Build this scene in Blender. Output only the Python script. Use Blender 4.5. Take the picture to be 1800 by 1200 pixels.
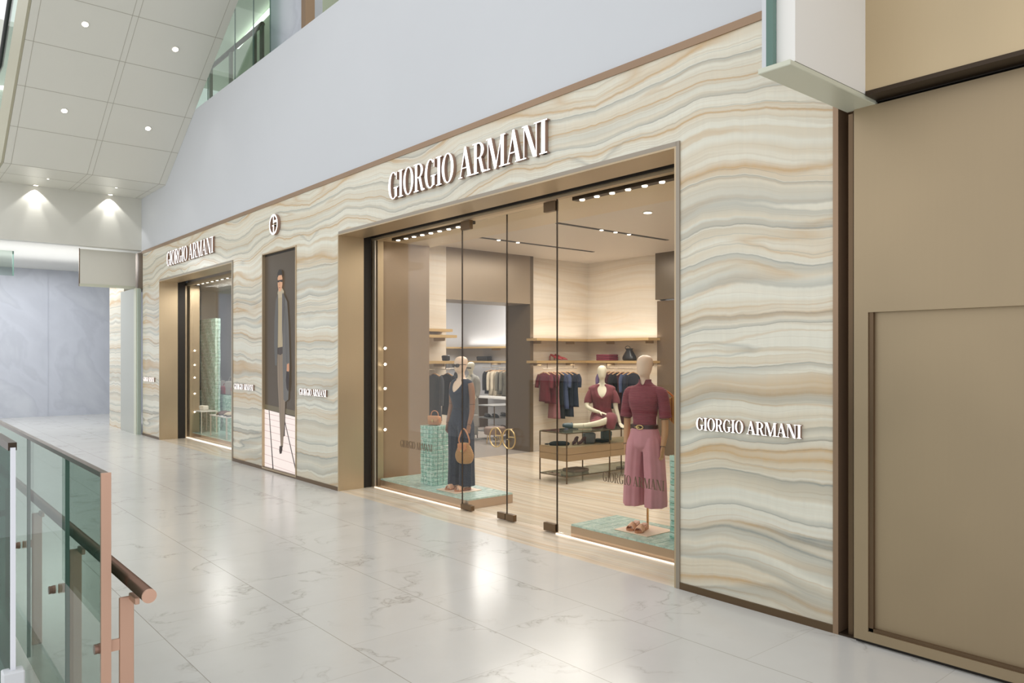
import bpy, bmesh, math, random
from mathutils import Vector, Matrix
random.seed(7)
PI = math.pi
for o in list(bpy.data.objects): bpy.data.objects.remove(o)
S = bpy.context.scene
COL = S.collection

# ------------------------------------------------------------ camera
cam = bpy.data.cameras.new('camera'); camo = bpy.data.objects.new('camera', cam); COL.objects.link(camo)
camo.location = (0, 0, 1.75)
camo.rotation_euler = (PI/2, 0, math.atan2(.7648, .6443))
cam.lens = 26.8; cam.sensor_width = 36; cam.sensor_fit = 'HORIZONTAL'; cam.shift_y = 27/1800
cam.clip_start = .05; cam.clip_end = 200
S.camera = camo
# ------------------------------------------------------------ world, exposure
S.view_settings.view_transform = 'Standard'; S.view_settings.look = 'None'
S.view_settings.gamma = 1; S.view_settings.use_curve_mapping = False
S.view_settings.exposure = 0.10
wd = bpy.data.worlds.new('world'); S.world = wd; wd.use_nodes = True
wd.node_tree.nodes['Background'].inputs[0].default_value = (.985, .99, 1.0, 1)
wd.node_tree.nodes['Background'].inputs[1].default_value = 1.06

def area(name, loc, rot, sx, sy, power, col=(1, 1, 1), spread=PI):
    l = bpy.data.lights.new(name, 'AREA'); l.shape = 'RECTANGLE'; l.size = sx; l.size_y = sy
    l.energy = power; l.color = col; l.spread = spread
    o = bpy.data.objects.new(name, l); o.location = loc; o.rotation_euler = rot; COL.objects.link(o); return o
def spot(name, loc, target, power, ang=60, col=(1, .97, .92), blend=.5, rad=.03):
    l = bpy.data.lights.new(name, 'SPOT'); l.energy = power; l.spot_size = math.radians(ang); l.spot_blend = blend
    l.color = col; l.shadow_soft_size = rad
    o = bpy.data.objects.new(name, l); o.location = loc
    o.rotation_euler = (Vector(target)-Vector(loc)).to_track_quat('-Z', 'Y').to_euler(); COL.objects.link(o); return o

# daylight from the atrium roof over the corridor
area('atrium_light', (-6, -1, 14), (math.radians(14), 0, 0), 20, 12, 120, (1, .99, .97))
# main sales room
WARM = (1, .94, .87)
area('room_light', (-7.65, 8.5, 3.55), (0, 0, 0), .35, 2.4, 70, WARM)
area('room_light', (-9.3, 8.5, 3.55), (0, 0, 0), .35, 2.4, 62, WARM)
area('room_light', (-5.6, 8.2, 3.55), (0, 0, 0), .5, 2.4, 62, WARM)
area('room_light', (-6.3, 5.9, 3.3), (0, 0, 0), 4.5, .2, 26, WARM)
area('grey_room_light', (-13.6, 10.4, 3.5), (0, 0, 0), 2.5, 2.5, 190, (1, .96, .93))
area('far_window_light', (-15, 5.6, 3.25), (0, 0, 0), 3.5, .3, 75, (1, .97, .93))
area('lobby_light', (-22.5, 3.0, 4.25), (0, 0, 0), 5, 3, 150, (.97, .98, 1))
area('lobby_ceiling_fill', (-21.8, 3.2, 2.6), (PI, 0, 0), 3.0, 4, 26, (1, 1, 1), 1.3)  # added fill in mid-air, no fitting there, brightens the lobby ceiling
area('upper_level_light', (-13, 7.5, 9.6), (0, 0, 0), 12, 2.5, 70, (1, 1, .95))
area('upper_level_light', (-21.5, 1.0, 10.5), (0, 0, 0), 5, 5, 60, (1, 1, .96))

# ------------------------------------------------------------ materials
def lin(c):
    r = []
    for v in c:
        v /= 255.; r.append(v/12.92 if v <= .04045 else ((v+.055)/1.055)**2.4)
    return tuple(r)+(1,)
MATS = {}
def mat(name, rgb, rough=.5, metal=0, spec=.5, emit=None, estr=0, alpha=None, coat=0, sheen=0):
    if name in MATS: return MATS[name]
    m = bpy.data.materials.new(name); m.use_nodes = True
    b = m.node_tree.nodes['Principled BSDF']
    b.inputs['Base Color'].default_value = lin(rgb); b.inputs['Roughness'].default_value = rough
    b.inputs['Metallic'].default_value = metal; b.inputs['Specular IOR Level'].default_value = spec
    b.inputs['Coat Weight'].default_value = coat; b.inputs['Sheen Weight'].default_value = sheen
    if emit: b.inputs['Emission Color'].default_value = lin(emit); b.inputs['Emission Strength'].default_value = estr
    MATS[name] = m; return m
def nt(m): return m.node_tree, m.node_tree.nodes, m.node_tree.links, m.node_tree.nodes['Principled BSDF']
class NB:
    """tiny node helper"""
    def __init__(s, m): s.t, s.n, s.l, s.b = nt(m)
    def new(s, t, **k):
        x = s.n.new(t)
        for a, v in k.items(): setattr(x, a, v)
        return x
    def _in(s, x, i, v):
        if v is None: return
        if hasattr(v, 'is_output'): s.l.new(v, x.inputs[i])
        else: x.inputs[i].default_value = v
    def math(s, op, a, b=None, c=None):
        x = s.new('ShaderNodeMath', operation=op); s._in(x, 0, a); s._in(x, 1, b); s._in(x, 2, c); return x.outputs[0]
    def obj(s):
        x = s.new('ShaderNodeNewGeometry'); sep = s.new('ShaderNodeSeparateXYZ'); s.l.new(x.outputs['Position'], sep.inputs[0])
        return x.outputs['Position'], sep.outputs[0], sep.outputs[1], sep.outputs[2]
    def comb(s, x, y, z):
        c = s.new('ShaderNodeCombineXYZ'); s._in(c, 0, x); s._in(c, 1, y); s._in(c, 2, z); return c.outputs[0]
    def noise(s, vec, scale, detail=2, rough=.5, dist=0):
        x = s.new('ShaderNodeTexNoise'); s.l.new(vec, x.inputs['Vector'])
        x.inputs['Scale'].default_value = scale; x.inputs['Detail'].default_value = detail
        x.inputs['Roughness'].default_value = rough; x.inputs['Distortion'].default_value = dist
        return x.outputs[0]
    def ramp(s, fac, stops, interp='LINEAR'):
        x = s.new('ShaderNodeValToRGB'); s.l.new(fac, x.inputs[0]); cr = x.color_ramp; cr.interpolation = interp
        while len(cr.elements) < len(stops): cr.elements.new(.5)
        for e, (p, c) in zip(cr.elements, stops):
            e.position = p; e.color = lin(c) if len(c) == 3 else c
        return x.outputs[0]
    def mix(s, fac, a, b, blend='MIX'):
        x = s.new('ShaderNodeMix', data_type='RGBA', blend_type=blend)
        s._in(x, 0, fac); s._in(x, 6, a); s._in(x, 7, b); return x.outputs[2]
    def color(s, c): s.l.new(c, s.b.inputs['Base Color'])
    def bump(s, h, strength=.2, dist=.01):
        x = s.new('ShaderNodeBump'); x.inputs['Strength'].default_value = strength; x.inputs['Distance'].default_value = dist
        s.l.new(h, x.inputs['Height']); s.l.new(x.outputs[0], s.b.inputs['Normal'])
BW = lambda v: (v, v, v, 1)

def onyx(name, base, tan, ochre, blue, amp=.27, mirror=True, rough=.22, axis='z', freq=1.0, contrast=1.0):
    m = mat(name, base, rough, 0, .5); N = NB(m)
    pos, X, Y, Z = N.obj()
    h = N.math('ADD', X, Y)
    if mirror:
        hm = N.math('PINGPONG', N.math('ADD', X, 20.0+3.61-2.735*0), 2.735)
    else: hm = h
    if axis == 'z': v = Z
    else: v = Y; hm = N.math('MULTIPLY', X, .8)
    # banding follows a warped height, so veins run roughly level and roll
    low = N.noise(N.comb(N.math('MULTIPLY', hm, .55), 3.1, N.math('MULTIPLY', v, .38)), 1.0, 2, .5)
    mid = N.noise(N.comb(N.math('MULTIPLY', hm, 1.6), 7.7, N.math('MULTIPLY', v, 1.1)), 1.0, 3, .5)
    fine = N.noise(N.comb(N.math('MULTIPLY', hm, 7.0), 1.7, N.math('MULTIPLY', v, 3.0)), 1.0, 3, .6)
    w = N.math('ADD', v, N.math('MULTIPLY', N.math('SUBTRACT', low, .5), amp*2.4))
    w = N.math('ADD', w, N.math('MULTIPLY', N.math('SUBTRACT', mid, .5), amp*.45))
    w = N.math('ADD', w, N.math('MULTIPLY', N.math('SUBTRACT', fine, .5), amp*.09))
    w = N.math('MULTIPLY', w, freq)
    hs = N.math('MULTIPLY', hm, .07)
    a = N.noise(N.comb(hs, 0.0, N.math('MULTIPLY', w, 1.5)), 1.0, 3, .6)
    b = N.noise(N.comb(hs, 9.0, N.math('MULTIPLY', w, 1.9)), 1.0, 2, .45)
    c = N.noise(N.comb(hs, 21.0, N.math('MULTIPLY', w, 1.7)), 1.0, 2, .45)
    d = N.noise(N.comb(hs, 33.0, N.math('MULTIPLY', w, 16.0)), 1.0, 4, .7)
    e = N.noise(N.comb(hs, 45.0, N.math('MULTIPLY', w, 5.0)), 1.0, 3, .6)
    light = tuple(min(255, x+9) for x in base)
    k = contrast
    col = N.ramp(a, [(.30, tan), (.44, base), (.52, light), (.60, base), (.74, tan)])
    f0 = N.ramp(e, [(.44, BW(0)), (.56, BW(.45*k)), (.60, BW(0))])
    col = N.mix(f0, col, lin(tuple(int(.5*x+.5*y) for x, y in zip(tan, ochre))))
    f1 = N.ramp(b, [(.395, BW(0)), (.40, BW(.5*k)), (.408, BW(.02)), (.480, BW(.08*k)), (.497, BW(.95*k)), (.505, BW(.35*k)), (.525, BW(.12*k)), (.532, BW(.6*k)), (.537, BW(0)), (.62, BW(0)), (.626, BW(.55*k)), (.634, BW(0))])
    col = N.mix(f1, col, lin(ochre))
    f2 = N.ramp(c, [(.40, BW(0)), (.404, BW(.55*k)), (.460, BW(.0)), (.476, BW(.34*k)), (.492, BW(.5*k)), (.496, BW(.95*k)), (.50, BW(.2)), (.515, BW(.04)), (.56, BW(0)), (.563, BW(.6*k)), (.567, BW(0))])
    col = N.mix(f2, col, lin(blue))
    wl = N.ramp(c, [(.500, BW(0)), (.504, BW(.6*k)), (.510, BW(0))])
    col = N.mix(wl, col, lin((232, 230, 218)))
    g2 = N.noise(N.comb(hs, 57.0, N.math('MULTIPLY', w, 3.4)), 1.0, 3, .5)
    f4 = N.ramp(g2, [(.40, BW(0)), (.404, BW(.4*k)), (.408, BW(0)), (.452, BW(0)), (.458, BW(.3*k)), (.464, BW(0)), (.548, BW(0)), (.553, BW(.4*k)), (.558, BW(0))])
    col = N.mix(f4, col, lin(tuple(int(.6*x+.4*y) for x, y in zip(ochre, blue))))
    f3 = N.ramp(d, [(.35, BW(0)), (.5, BW(.26)), (.53, BW(0)), (.66, BW(.32))])
    col = N.mix(f3, col, lin(tan))
    # vertical fibre of the stone
    g = N.noise(N.comb(N.math('MULTIPLY', hm, 26.0), 5.0, N.math('MULTIPLY', v, 3.0)), 1.0, 3, .6)
    col = N.mix(N.math('MULTIPLY', N.math('SUBTRACT', g, .35), .42), col, lin(tuple(int(x*.86) for x in base)))
    N.color(col); return m
ONYX = onyx('onyx', (224, 222, 207), (219, 209, 187), (196, 156, 100), (142, 148, 144))
ONYX_IN = onyx('onyx_inside', (216, 208, 196), (212, 198, 178), (204, 178, 142), (196, 186, 172), amp=.10, mirror=False, contrast=.55, rough=.3)
ONYX_FLOOR = onyx('onyx_floor', (232, 222, 206), (226, 208, 182), (206, 174, 134), (192, 188, 178), amp=.22, axis='y', rough=.16, freq=2.6, contrast=.9)

def brushed(name, rgb, rough=.34, metal=.75, vertical=True, var=.1):
    m = mat(name, rgb, rough, metal, .5); N = NB(m)
    pos, X, Y, Z = N.obj()
    n1 = N.noise(pos, .9, 2, .5)
    n2 = N.noise(N.comb(N.math('MULTIPLY', N.math('ADD', X, Y), 60.0 if vertical else 2.0), 0.0, N.math('MULTIPLY', Z, 2.0 if vertical else 60.0)), 1.0, 2, .5)
    d = tuple(int(x*(1-var)) for x in rgb); l = tuple(min(255, int(x*(1+var))) for x in rgb)
    c = N.mix(n1, lin(d), lin(l)); c = N.mix(N.math('MULTIPLY', n2, .12), c, lin(d))
    N.color(c)
    N.l.new(N.math('MULTIPLY_ADD', n1, .12, rough-.06), N.b.inputs['Roughness'])
    return m
BRONZE = brushed('bronze', (192, 172, 142), .38, .6)
BRONZE_D = brushed('bronze_dark', (112, 92, 70), .35)
BRONZE_B = brushed('bronze_brown', (158, 132, 108), .4, .55)
PANEL = brushed('panel_bronze', (165, 147, 119), .42, .6)
PANEL_HI = brushed('panel_bronze_upper', (196, 176, 142), .4, .45)
DARK = mat('dark_recess', (32, 25, 18), .6)
DARKM = mat('dark_metal', (62, 50, 38), .4, .6)
def plaster(name, rgb, rough=.55):
    m = mat(name, rgb, rough); N = NB(m); pos, X, Y, Z = N.obj()
    n = N.noise(pos, .6, 3, .5)
    N.color(N.mix(n, lin(tuple(int(x*.97) for x in rgb)), lin(rgb))); return m
WHITE = plaster('white_plaster', (208, 211, 215))
WHITE_B = plaster('bright_plaster', (238, 236, 231))
WHITE2 = plaster('soffit_white', (216, 215, 206), .3)
CEIL_IN = plaster('ceiling_inside', (214, 204, 192), .5)
CEIL_STRIP = plaster('ceiling_strip', (214, 194, 164), .4)
CEIL_GREY = plaster('ceiling_grey_room', (205, 203, 200), .5)
WALL_GREY = plaster('wall_grey_room', (196, 196, 198), .5)

def marble_floor():
    m = mat('marble_floor', (220, 220, 217), .2, 0, .5); N = NB(m)
    pos, X, Y, Z = N.obj()
    T = .835; R = .8235
    row = N.math('FLOOR', N.math('DIVIDE', N.math('SUBTRACT', Y, 1.40), R))
    ry = N.math('FRACT', N.math('DIVIDE', N.math('SUBTRACT', Y, 1.40), R))
    odd = N.math('MODULO', N.math('ABSOLUTE', row), 2.0)
    xs = N.math('ADD', N.math('DIVIDE', N.math('ADD', X, 4.62), T), N.math('MULTIPLY', odd, .46))
    rx = N.math('FRACT', N.math('ADD', xs, 60.0)); cxn = N.math('FLOOR', xs)
    dx = N.math('MULTIPLY', N.math('MINIMUM', rx, N.math('SUBTRACT', 1.0, rx)), T)
    dy = N.math('MULTIPLY', N.math('MINIMUM', ry, N.math('SUBTRACT', 1.0, ry)), R)
    jx = N.math('LESS_THAN', dx, .0022); jy = N.math('LESS_THAN', dy, .0026)
    # a different cut of stone per tile
    seed = N.math('ADD', N.math('MULTIPLY', cxn, 3.7), N.math('MULTIPLY', row, 9.3))
    p = N.comb(N.math('ADD', X, seed), N.math('ADD', Y, seed), seed)
    wn = N.new('ShaderNodeTexNoise'); N.l.new(p, wn.inputs['Vector']); wn.inputs['Scale'].default_value = 2.2; wn.inputs['Detail'].default_value = 4
    vm = N.new('ShaderNodeVectorMath', operation='MULTIPLY_ADD'); N.l.new(wn.outputs['Color'], vm.inputs[0]); vm.inputs[1].default_value = (.9, .9, .3); N.l.new(p, vm.inputs[2])
    v1 = N.noise(vm.outputs[0], 1.15, 5, .55)
    vein = N.ramp(v1, [(.475, BW(0)), (.496, BW(.35)), (.5, BW(1)), (.504, BW(.35)), (.53, BW(0))])
    mask = N.ramp(N.noise(p, 1.7, 2, .5), [(.47, BW(0)), (.62, BW(1))])
    veinm = N.math('MULTIPLY', vein, mask)
    cloud = N.noise(p, 2.6, 4, .6)
    col = N.mix(cloud, lin((212, 212, 209)), lin((203, 202, 198)))
    col = N.mix(N.math('MULTIPLY', veinm, .62), col, lin((138, 130, 120)))
    col = N.mix(N.math('MULTIPLY', jx, .35), col, lin((150, 143, 130)))
    col = N.mix(N.math('MULTIPLY', jy, .7), col, lin((140, 133, 120)))
    N.color(col); return m
MARBLE = marble_floor()
def grey_marble():
    m = mat('grey_marble', (182, 188, 200), .35); N = NB(m); pos, X, Y, Z = N.obj()
    q = N.comb(N.math('ADD', Y, X), 0.0, N.math('ADD', Z, N.math('MULTIPLY', Y, .6)))
    n = N.noise(q, .7, 5, .5, .4)
    col = N.ramp(n, [(.35, (190, 194, 204)), (.5, (198, 202, 212)), (.54, (190, 194, 204)), (.66, (204, 208, 216))])
    N.color(col); return m
GMARBLE = grey_marble()

def glass(name, tint, f0=1.35, rough=0.0, refl=1.0, graze=.75):
    m = bpy.data.materials.new(name); m.use_nodes = True; t = m.node_tree; t.nodes.clear()
    o = t.nodes.new('ShaderNodeOutputMaterial'); mx = t.nodes.new('ShaderNodeMixShader')
    tr = t.nodes.new('ShaderNodeBsdfTransparent'); gl = t.nodes.new('ShaderNodeBsdfGlossy'); fr = t.nodes.new('ShaderNodeLayerWeight')
    tr.inputs[0].default_value = lin(tint); gl.inputs['Roughness'].default_value = rough; gl.inputs[0].default_value = (refl, refl, refl, 1)
    pw = t.nodes.new('ShaderNodeMath'); pw.operation = 'POWER'; pw.inputs[1].default_value = 4.0
    ml = t.nodes.new('ShaderNodeMath'); ml.operation = 'MULTIPLY_ADD'; ml.inputs[1].default_value = graze; ml.inputs[2].default_value = ((f0-1)/(f0+1))**2
    t.links.new(fr.outputs['Facing'], pw.inputs[0]); t.links.new(pw.outputs[0], ml.inputs[0]); t.links.new(ml.outputs[0], mx.inputs[0]); t.links.new(tr.outputs[0], mx.inputs[1]); t.links.new(gl.outputs[0], mx.inputs[2])
    t.links.new(mx.outputs[0], o.inputs[0]); MATS[name] = m; return m
GL_SHOP = glass('shop_glass', (250, 250, 248), 1.18)
GL_RAIL = glass('rail_glass', (208, 219, 213), 1.2, graze=.28)
GL_DARK = glass('escalator_glass', (150, 172, 164), 1.2, graze=.15)
GL_CURT = glass('curtain_glass', (236, 242, 238), 1.2)
GL_EDGE = mat('glass_edge', (92, 122, 112), .2)
GL_TABLE = glass('table_glass', (214, 222, 216), 1.4)
def glassblock(name, a, b, sx=9., sz=16., e=.06):
    m = mat(name, a, .12, 0, .8); N = NB(m); pos, X, Y, Z = N.obj()
    v = N.new('ShaderNodeTexVoronoi', feature='F1', distance='CHEBYCHEV'); N.l.new(N.comb(N.math('MULTIPLY', X, sx), N.math('MULTIPLY', Y, sx*1.8), N.math('MULTIPLY', Z, sz)), v.inputs['Vector']); v.inputs['Scale'].default_value = 1.0; v.inputs['Randomness'].default_value = .35
    n = N.noise(pos, 22., 4, .65, .8)
    c = N.ramp(n, [(.3, a), (.46, b), (.56, tuple(int((x+y)/2) for x, y in zip(a, b))), (.66, (228, 242, 236))])
    c = N.mix(N.ramp(v.outputs['Distance'], [(.36, BW(0)), (.5, BW(.75))]), c, lin((206, 232, 222)))
    N.color(c); N.bump(n, .5, .01); return m
GBLOCK = glassblock('green_glass_block', (112, 168, 150), (160, 206, 192), 13., 19.)
GFLOOR = glassblock('green_glass_floor', (150, 186, 178), (184, 212, 204), 9., 3.)
GBLOCK_F = glassblock('green_glass_brick', (120, 170, 150), (164, 200, 184), 12., 14.)

SKIN = mat('mannequin_pink', (232, 204, 180), .35, 0, .4)
SKIN_P = mat('mannequin_pale', (214, 208, 186), .4, 0, .4)
WOODARM = mat('mannequin_arm_wood', (196, 150, 110), .45)
WOODARM_D = mat('mannequin_arm_brown', (150, 108, 80), .45)
def cloth(name, rgb, fold=.12, weave=0, rough=.85):
    m = mat(name, rgb, rough, 0, .25, sheen=.1); N = NB(m); pos, X, Y, Z = N.obj()
    n = N.noise(pos, 9., 3, .5)
    c = N.mix(n, lin(tuple(int(x*(1-fold)) for x in rgb)), lin(tuple(min(255, int(x*(1+fold))) for x in rgb)))
    N.color(c)
    if weave:
        s = N.math('SINE', N.math('MULTIPLY', Z, weave)); N.bump(s, .5, .004)
    return m
NAVY = cloth('navy_cloth', (42, 48, 63)); NAVYD = cloth('dark_navy_cloth', (38, 42, 54)); BLACKC = cloth('black_cloth', (30, 31, 34))
BURG = cloth('burgundy_cloth', (98, 44, 52)); BURGD = cloth('dark_burgundy_cloth', (66, 34, 38)); PLUM = cloth('plum_cloth', (96, 80, 112))
MAUVE = cloth('mauve_cloth', (206, 146, 156), .06); MAUVED = cloth('dusty_mauve_cloth', (150, 104, 108), .08)
RIBBED = cloth('burgundy_rib_knit', (140, 74, 84), .06, 420)
DRAPE = cloth('burgundy_drape', (118, 66, 72)); GREYC = cloth('grey_cardigan_cloth', (158, 156, 148)); BEIGE = cloth('beige_cloth', (190, 178, 156))
OLIVE = cloth('olive_grey_cloth', (104, 100, 90)); SLATE = cloth('slate_blue_cloth', (70, 80, 108)); CHAR = cloth('charcoal_cloth', (56, 58, 62))
LEATHER = mat('black_leather', (34, 35, 38), .35); LEATHER_G = mat('grey_leather', (150, 146, 140), .5); LEATHER_S = mat('slate_leather', (98, 102, 108), .5)
GOLD_D = mat('aged_gold', (196, 166, 116), .35, .8)
TAN = mat('tan_leather', (196, 132, 88), .4); BELT = mat('belt_leather', (64, 34, 38), .35); GOLD = mat('gold_metal', (226, 196, 140), .25, .9)
SANDAL = mat('copper_leather', (240, 190, 156), .3); PINKIN = mat('dusty_pink_inner', (206, 150, 130), .5)
REDLEA = mat('red_leather', (150, 52, 52), .35); PLATE = mat('cream_plate', (236, 212, 190), .4)
WOOD = mat('hanger_wood', (186, 150, 112), .5); SHELFW = brushed('shelf_gold', (202, 172, 122), .4, .35, False)
TABLEW = brushed('table_wood_bronze', (176, 150, 118), .42, .3, False)
STEEL = mat('brushed_steel', (170, 160, 152), .3, .9); SHINY = mat('bright_rail', (226, 216, 202), .3, .5)
COPPER = brushed('copper', (212, 170, 148), .38, .35); HANDR = brushed('handrail_bronze', (118, 92, 78), .28, .7, False)
LENS = mat('sunglasses', (46, 34, 30), .15)
E_SIGN = mat('sign_face', (255, 250, 246), .4, emit=(255, 248, 244), estr=1.15)
SIGN_SIDE = mat('sign_side', (160, 132, 118), .4, .4)
E_LAMP = mat('lamp_glow', (255, 250, 240), .4, emit=(255, 244, 226), estr=6)
E_LED = mat('led_strip', (255, 244, 230), .4, emit=(255, 234, 210), estr=.95)
E_LINE = mat('linear_light', (255, 255, 250), .4, emit=(255, 255, 250), estr=3)
DECAL = mat('bronze_decal', (112, 92, 72), .4, .3)
def wicker():
    m = mat('wicker', (214, 168, 106), .6); N = NB(m); pos, X, Y, Z = N.obj()
    a = N.math('SINE', N.math('MULTIPLY', Z, 380.)); b = N.math('SINE', N.math('MULTIPLY', N.math('ADD', X, Y), 300.))
    p = N.math('MULTIPLY', a, b)
    N.color(N.ramp(p, [(.1, (160, 112, 62)), (.4, (214, 168, 106)), (.8, (232, 190, 126))])); N.bump(p, .6, .004); return m
WICKER = wicker()
YELLOWW = mat('yellow_woven', (222, 166, 72), .6)
_N = NB(YELLOWW); _p, _X, _Y, _Z = _N.obj(); _q = _N.math('MULTIPLY', _N.math('SINE', _N.math('MULTIPLY', _Z, 260.)), _N.math('SINE', _N.math('MULTIPLY', _N.math('SUBTRACT', _X, _Z), 260.)))
_N.color(_N.ramp(_q, [(.2, (150, 96, 40)), (.4, (224, 170, 80)), (1, (240, 190, 100))]))

# ------------------------------------------------------------ mesh helpers
def B(): return bmesh.new()
def obj(name, bm, m, parent=None, smooth=False, loc=None, mods=None):
    me = bpy.data.meshes.new(name)
    bmesh.ops.recalc_face_normals(bm, faces=bm.faces[:])
    bm.to_mesh(me); bm.free()
    for x in (m if isinstance(m, (list, tuple)) else [m]): me.materials.append(x)
    if smooth:
        me.polygons.foreach_set('use_smooth', [True]*len(me.polygons))
    o = bpy.data.objects.new(name, me); COL.objects.link(o)
    if parent: o.parent = parent
    if loc: o.location = loc
    return o
def thing(name, label, cat, loc=(0, 0, 0), rz=0, group=None):
    o = bpy.data.objects.new(name, None); COL.objects.link(o); o.location = loc; o.rotation_euler = (0, 0, rz)
    o.empty_display_size = .1
    return tag(o, label, cat, group)
def tag(o, label, cat, group=None, kind=None):
    o['label'] = label; o['category'] = cat
    if group: o['group'] = group
    if kind: o['kind'] = kind
    return o
def struct(name, bm, m, parent=None, smooth=False):
    o = obj(name, bm, m, parent, smooth)
    if not parent: o['kind'] = 'structure'
    return o
def box(bm, x0, x1, y0, y1, z0, z1, mi=0):
    v = [bm.verts.new(p) for p in ((x0, y0, z0), (x1, y0, z0), (x1, y1, z0), (x0, y1, z0), (x0, y0, z1), (x1, y0, z1), (x1, y1, z1), (x0, y1, z1))]
    for f in ((0, 3, 2, 1), (4, 5, 6, 7), (0, 1, 5, 4), (1, 2, 6, 5), (2, 3, 7, 6), (3, 0, 4, 7)):
        q = bm.faces.new([v[i] for i in f]); q.material_index = mi
    return v
def bevel(bm, w, seg=2):
    bmesh.ops.bevel(bm, geom=bm.edges[:], offset=w, segments=seg, affect='EDGES', profile=.5, clamp_overlap=True)
def prism(bm, pts, a, b, plane='xz', mi=0, caps=True):
    """polygon pts extruded from a to b along the axis normal to plane"""
    def P(p, t): return {'xz': (p[0], t, p[1]), 'yz': (t, p[0], p[1]), 'xy': (p[0], p[1], t)}[plane]
    u = [bm.verts.new(P(p, a)) for p in pts]; w = [bm.verts.new(P(p, b)) for p in pts]; n = len(pts)
    bm.faces.new(u).material_index = mi; bm.faces.new(w[::-1]).material_index = mi
    for i in range(n):
        bm.faces.new([u[i], w[i], w[(i+1) % n], u[(i+1) % n]]).material_index = mi if caps is True else caps
def tube(bm, pts, rad, n=12, flat=None, up=None, cap=True, mi=0):
    """swept ellipse; rad float/list, flat = ratio of second axis"""
    pts = [Vector(p) for p in pts]
    if not isinstance(rad, (list, tuple)): rad = [rad]*len(pts)
    if flat is None: flat = [1]*len(pts)
    elif not isinstance(flat, (list, tuple)): flat = [flat]*len(pts)
    rings = []; U = None
    for i, p in enumerate(pts):
        d = (pts[min(i+1, len(pts)-1)]-pts[max(i-1, 0)]).normalized()
        if U is None:
            U = Vector(up) if up else (Vector((0, 0, 1)) if abs(d.z) < .9 else Vector((1, 0, 0)))
        U = (U-d*U.dot(d)).normalized(); V = d.cross(U)
        rings.append([bm.verts.new(p+U*math.cos(2*PI*k/n)*rad[i]+V*math.sin(2*PI*k/n)*rad[i]*flat[i]) for k in range(n)])
    for a, b in zip(rings, rings[1:]):
        for k in range(n): bm.faces.new([a[k], a[(k+1) % n], b[(k+1) % n], b[k]]).material_index = mi
    if cap: bm.faces.new(rings[0][::-1]).material_index = mi; bm.faces.new(rings[-1]).material_index = mi
def smoothpath(pts, rad, k=4):
    """Catmull-Rom resample of points and radii"""
    P = [Vector(p) for p in pts]; n = len(P); op = []; orr = []
    for i in range(n-1):
        p0, p1, p2, p3 = P[max(i-1, 0)], P[i], P[i+1], P[min(i+2, n-1)]
        for j in range(k):
            t = j/k
            op.append(.5*((2*p1)+(p2-p0)*t+(2*p0-5*p1+4*p2-p3)*t*t+(3*p1-p0-3*p2+p3)*t**3)); orr.append(rad[i]*(1-t)+rad[i+1]*t)
    op.append(P[-1]); orr.append(rad[-1]); return op, orr
def loft(bm, rings, n=28, fn=None, cap=(True, True), k=3, mi=0):
    """horizontal ellipse rings (z, rx, ry, cx, cy), smoothly interpolated; fn(ang, t, z, p) -> p"""
    R = []
    m = len(rings)
    for i in range(m-1):
        r0, r1, r2, r3 = rings[max(i-1, 0)], rings[i], rings[i+1], rings[min(i+2, m-1)]
        for j in range(k):
            t = j/k
            R.append([.5*((2*b)+(c-a)*t+(2*a-5*b+4*c-d)*t*t+(3*b-a-3*c+d)*t**3) for a, b, c, d in zip(r0, r1, r2, r3)])
    R.append(list(rings[-1])); vs = []
    for i, (z, rx, ry, cx, cy) in enumerate(R):
        row = []
        for q in range(n):
            a = 2*PI*q/n; p = Vector((cx+rx*math.cos(a), cy+ry*math.sin(a), z))
            if fn: p = fn(a, i/(len(R)-1), z, p, Vector((cx, cy, z)))
            row.append(bm.verts.new(p))
        vs.append(row)
    for a, b in zip(vs, vs[1:]):
        for q in range(n): bm.faces.new([a[q], a[(q+1) % n], b[(q+1) % n], b[q]]).material_index = mi
    if cap[0]: bm.faces.new(vs[0][::-1]).material_index = mi
    if cap[1]: bm.faces.new(vs[-1]).material_index = mi
def voxel(o, size=.006, smooth=4):
    r = o.modifiers.new('remesh', 'REMESH'); r.mode = 'VOXEL'; r.voxel_size = size; r.use_smooth_shade = True
    s = o.modifiers.new('smooth', 'SMOOTH'); s.iterations = smooth; s.factor = .5
def disc(bm, c, r, t, axis='z', n=20, mi=0):
    c = Vector(c); d = {'x': Vector((t, 0, 0)), 'y': Vector((0, t, 0)), 'z': Vector((0, 0, t))}[axis]
    tube(bm, [c, c+d], r, n, mi=mi)

# ============================================================ SETTING
F = 4.68            # facade plane
GY = 5.2            # shop glass plane
# floors
bm = B(); box(bm, -27, 2.5, .6, F, -.2, 0); box(bm, -27, -18.6, F, 9, -.2, 0); struct('floor', bm, MARBLE)
bm = B(); box(bm, -18.3, -2.36, F, GY+.02, -.2, .0); box(bm, -10.5, -2.4, GY+.02, 11.4, -.2, .0); struct('floor_shop', bm, ONYX_FLOOR)
bm = B(); box(bm, -18, -10.5, 9.0, 13, -.2, 0.0); box(bm, -11.2, -10.5, 7.3, 9.0, -.2, 0.0); box(bm, -18, -11.2, 7.0, 9.0, -.2, 0.0)
struct('floor_grey_room', bm, mat('grey_floor', (176, 168, 160), .2))

bm = B(); box(bm, -32, 8, -16, .6, -4.8, -4.6); struct('floor_lower', bm, mat('lower_floor', (226, 226, 222), .5))
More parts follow.
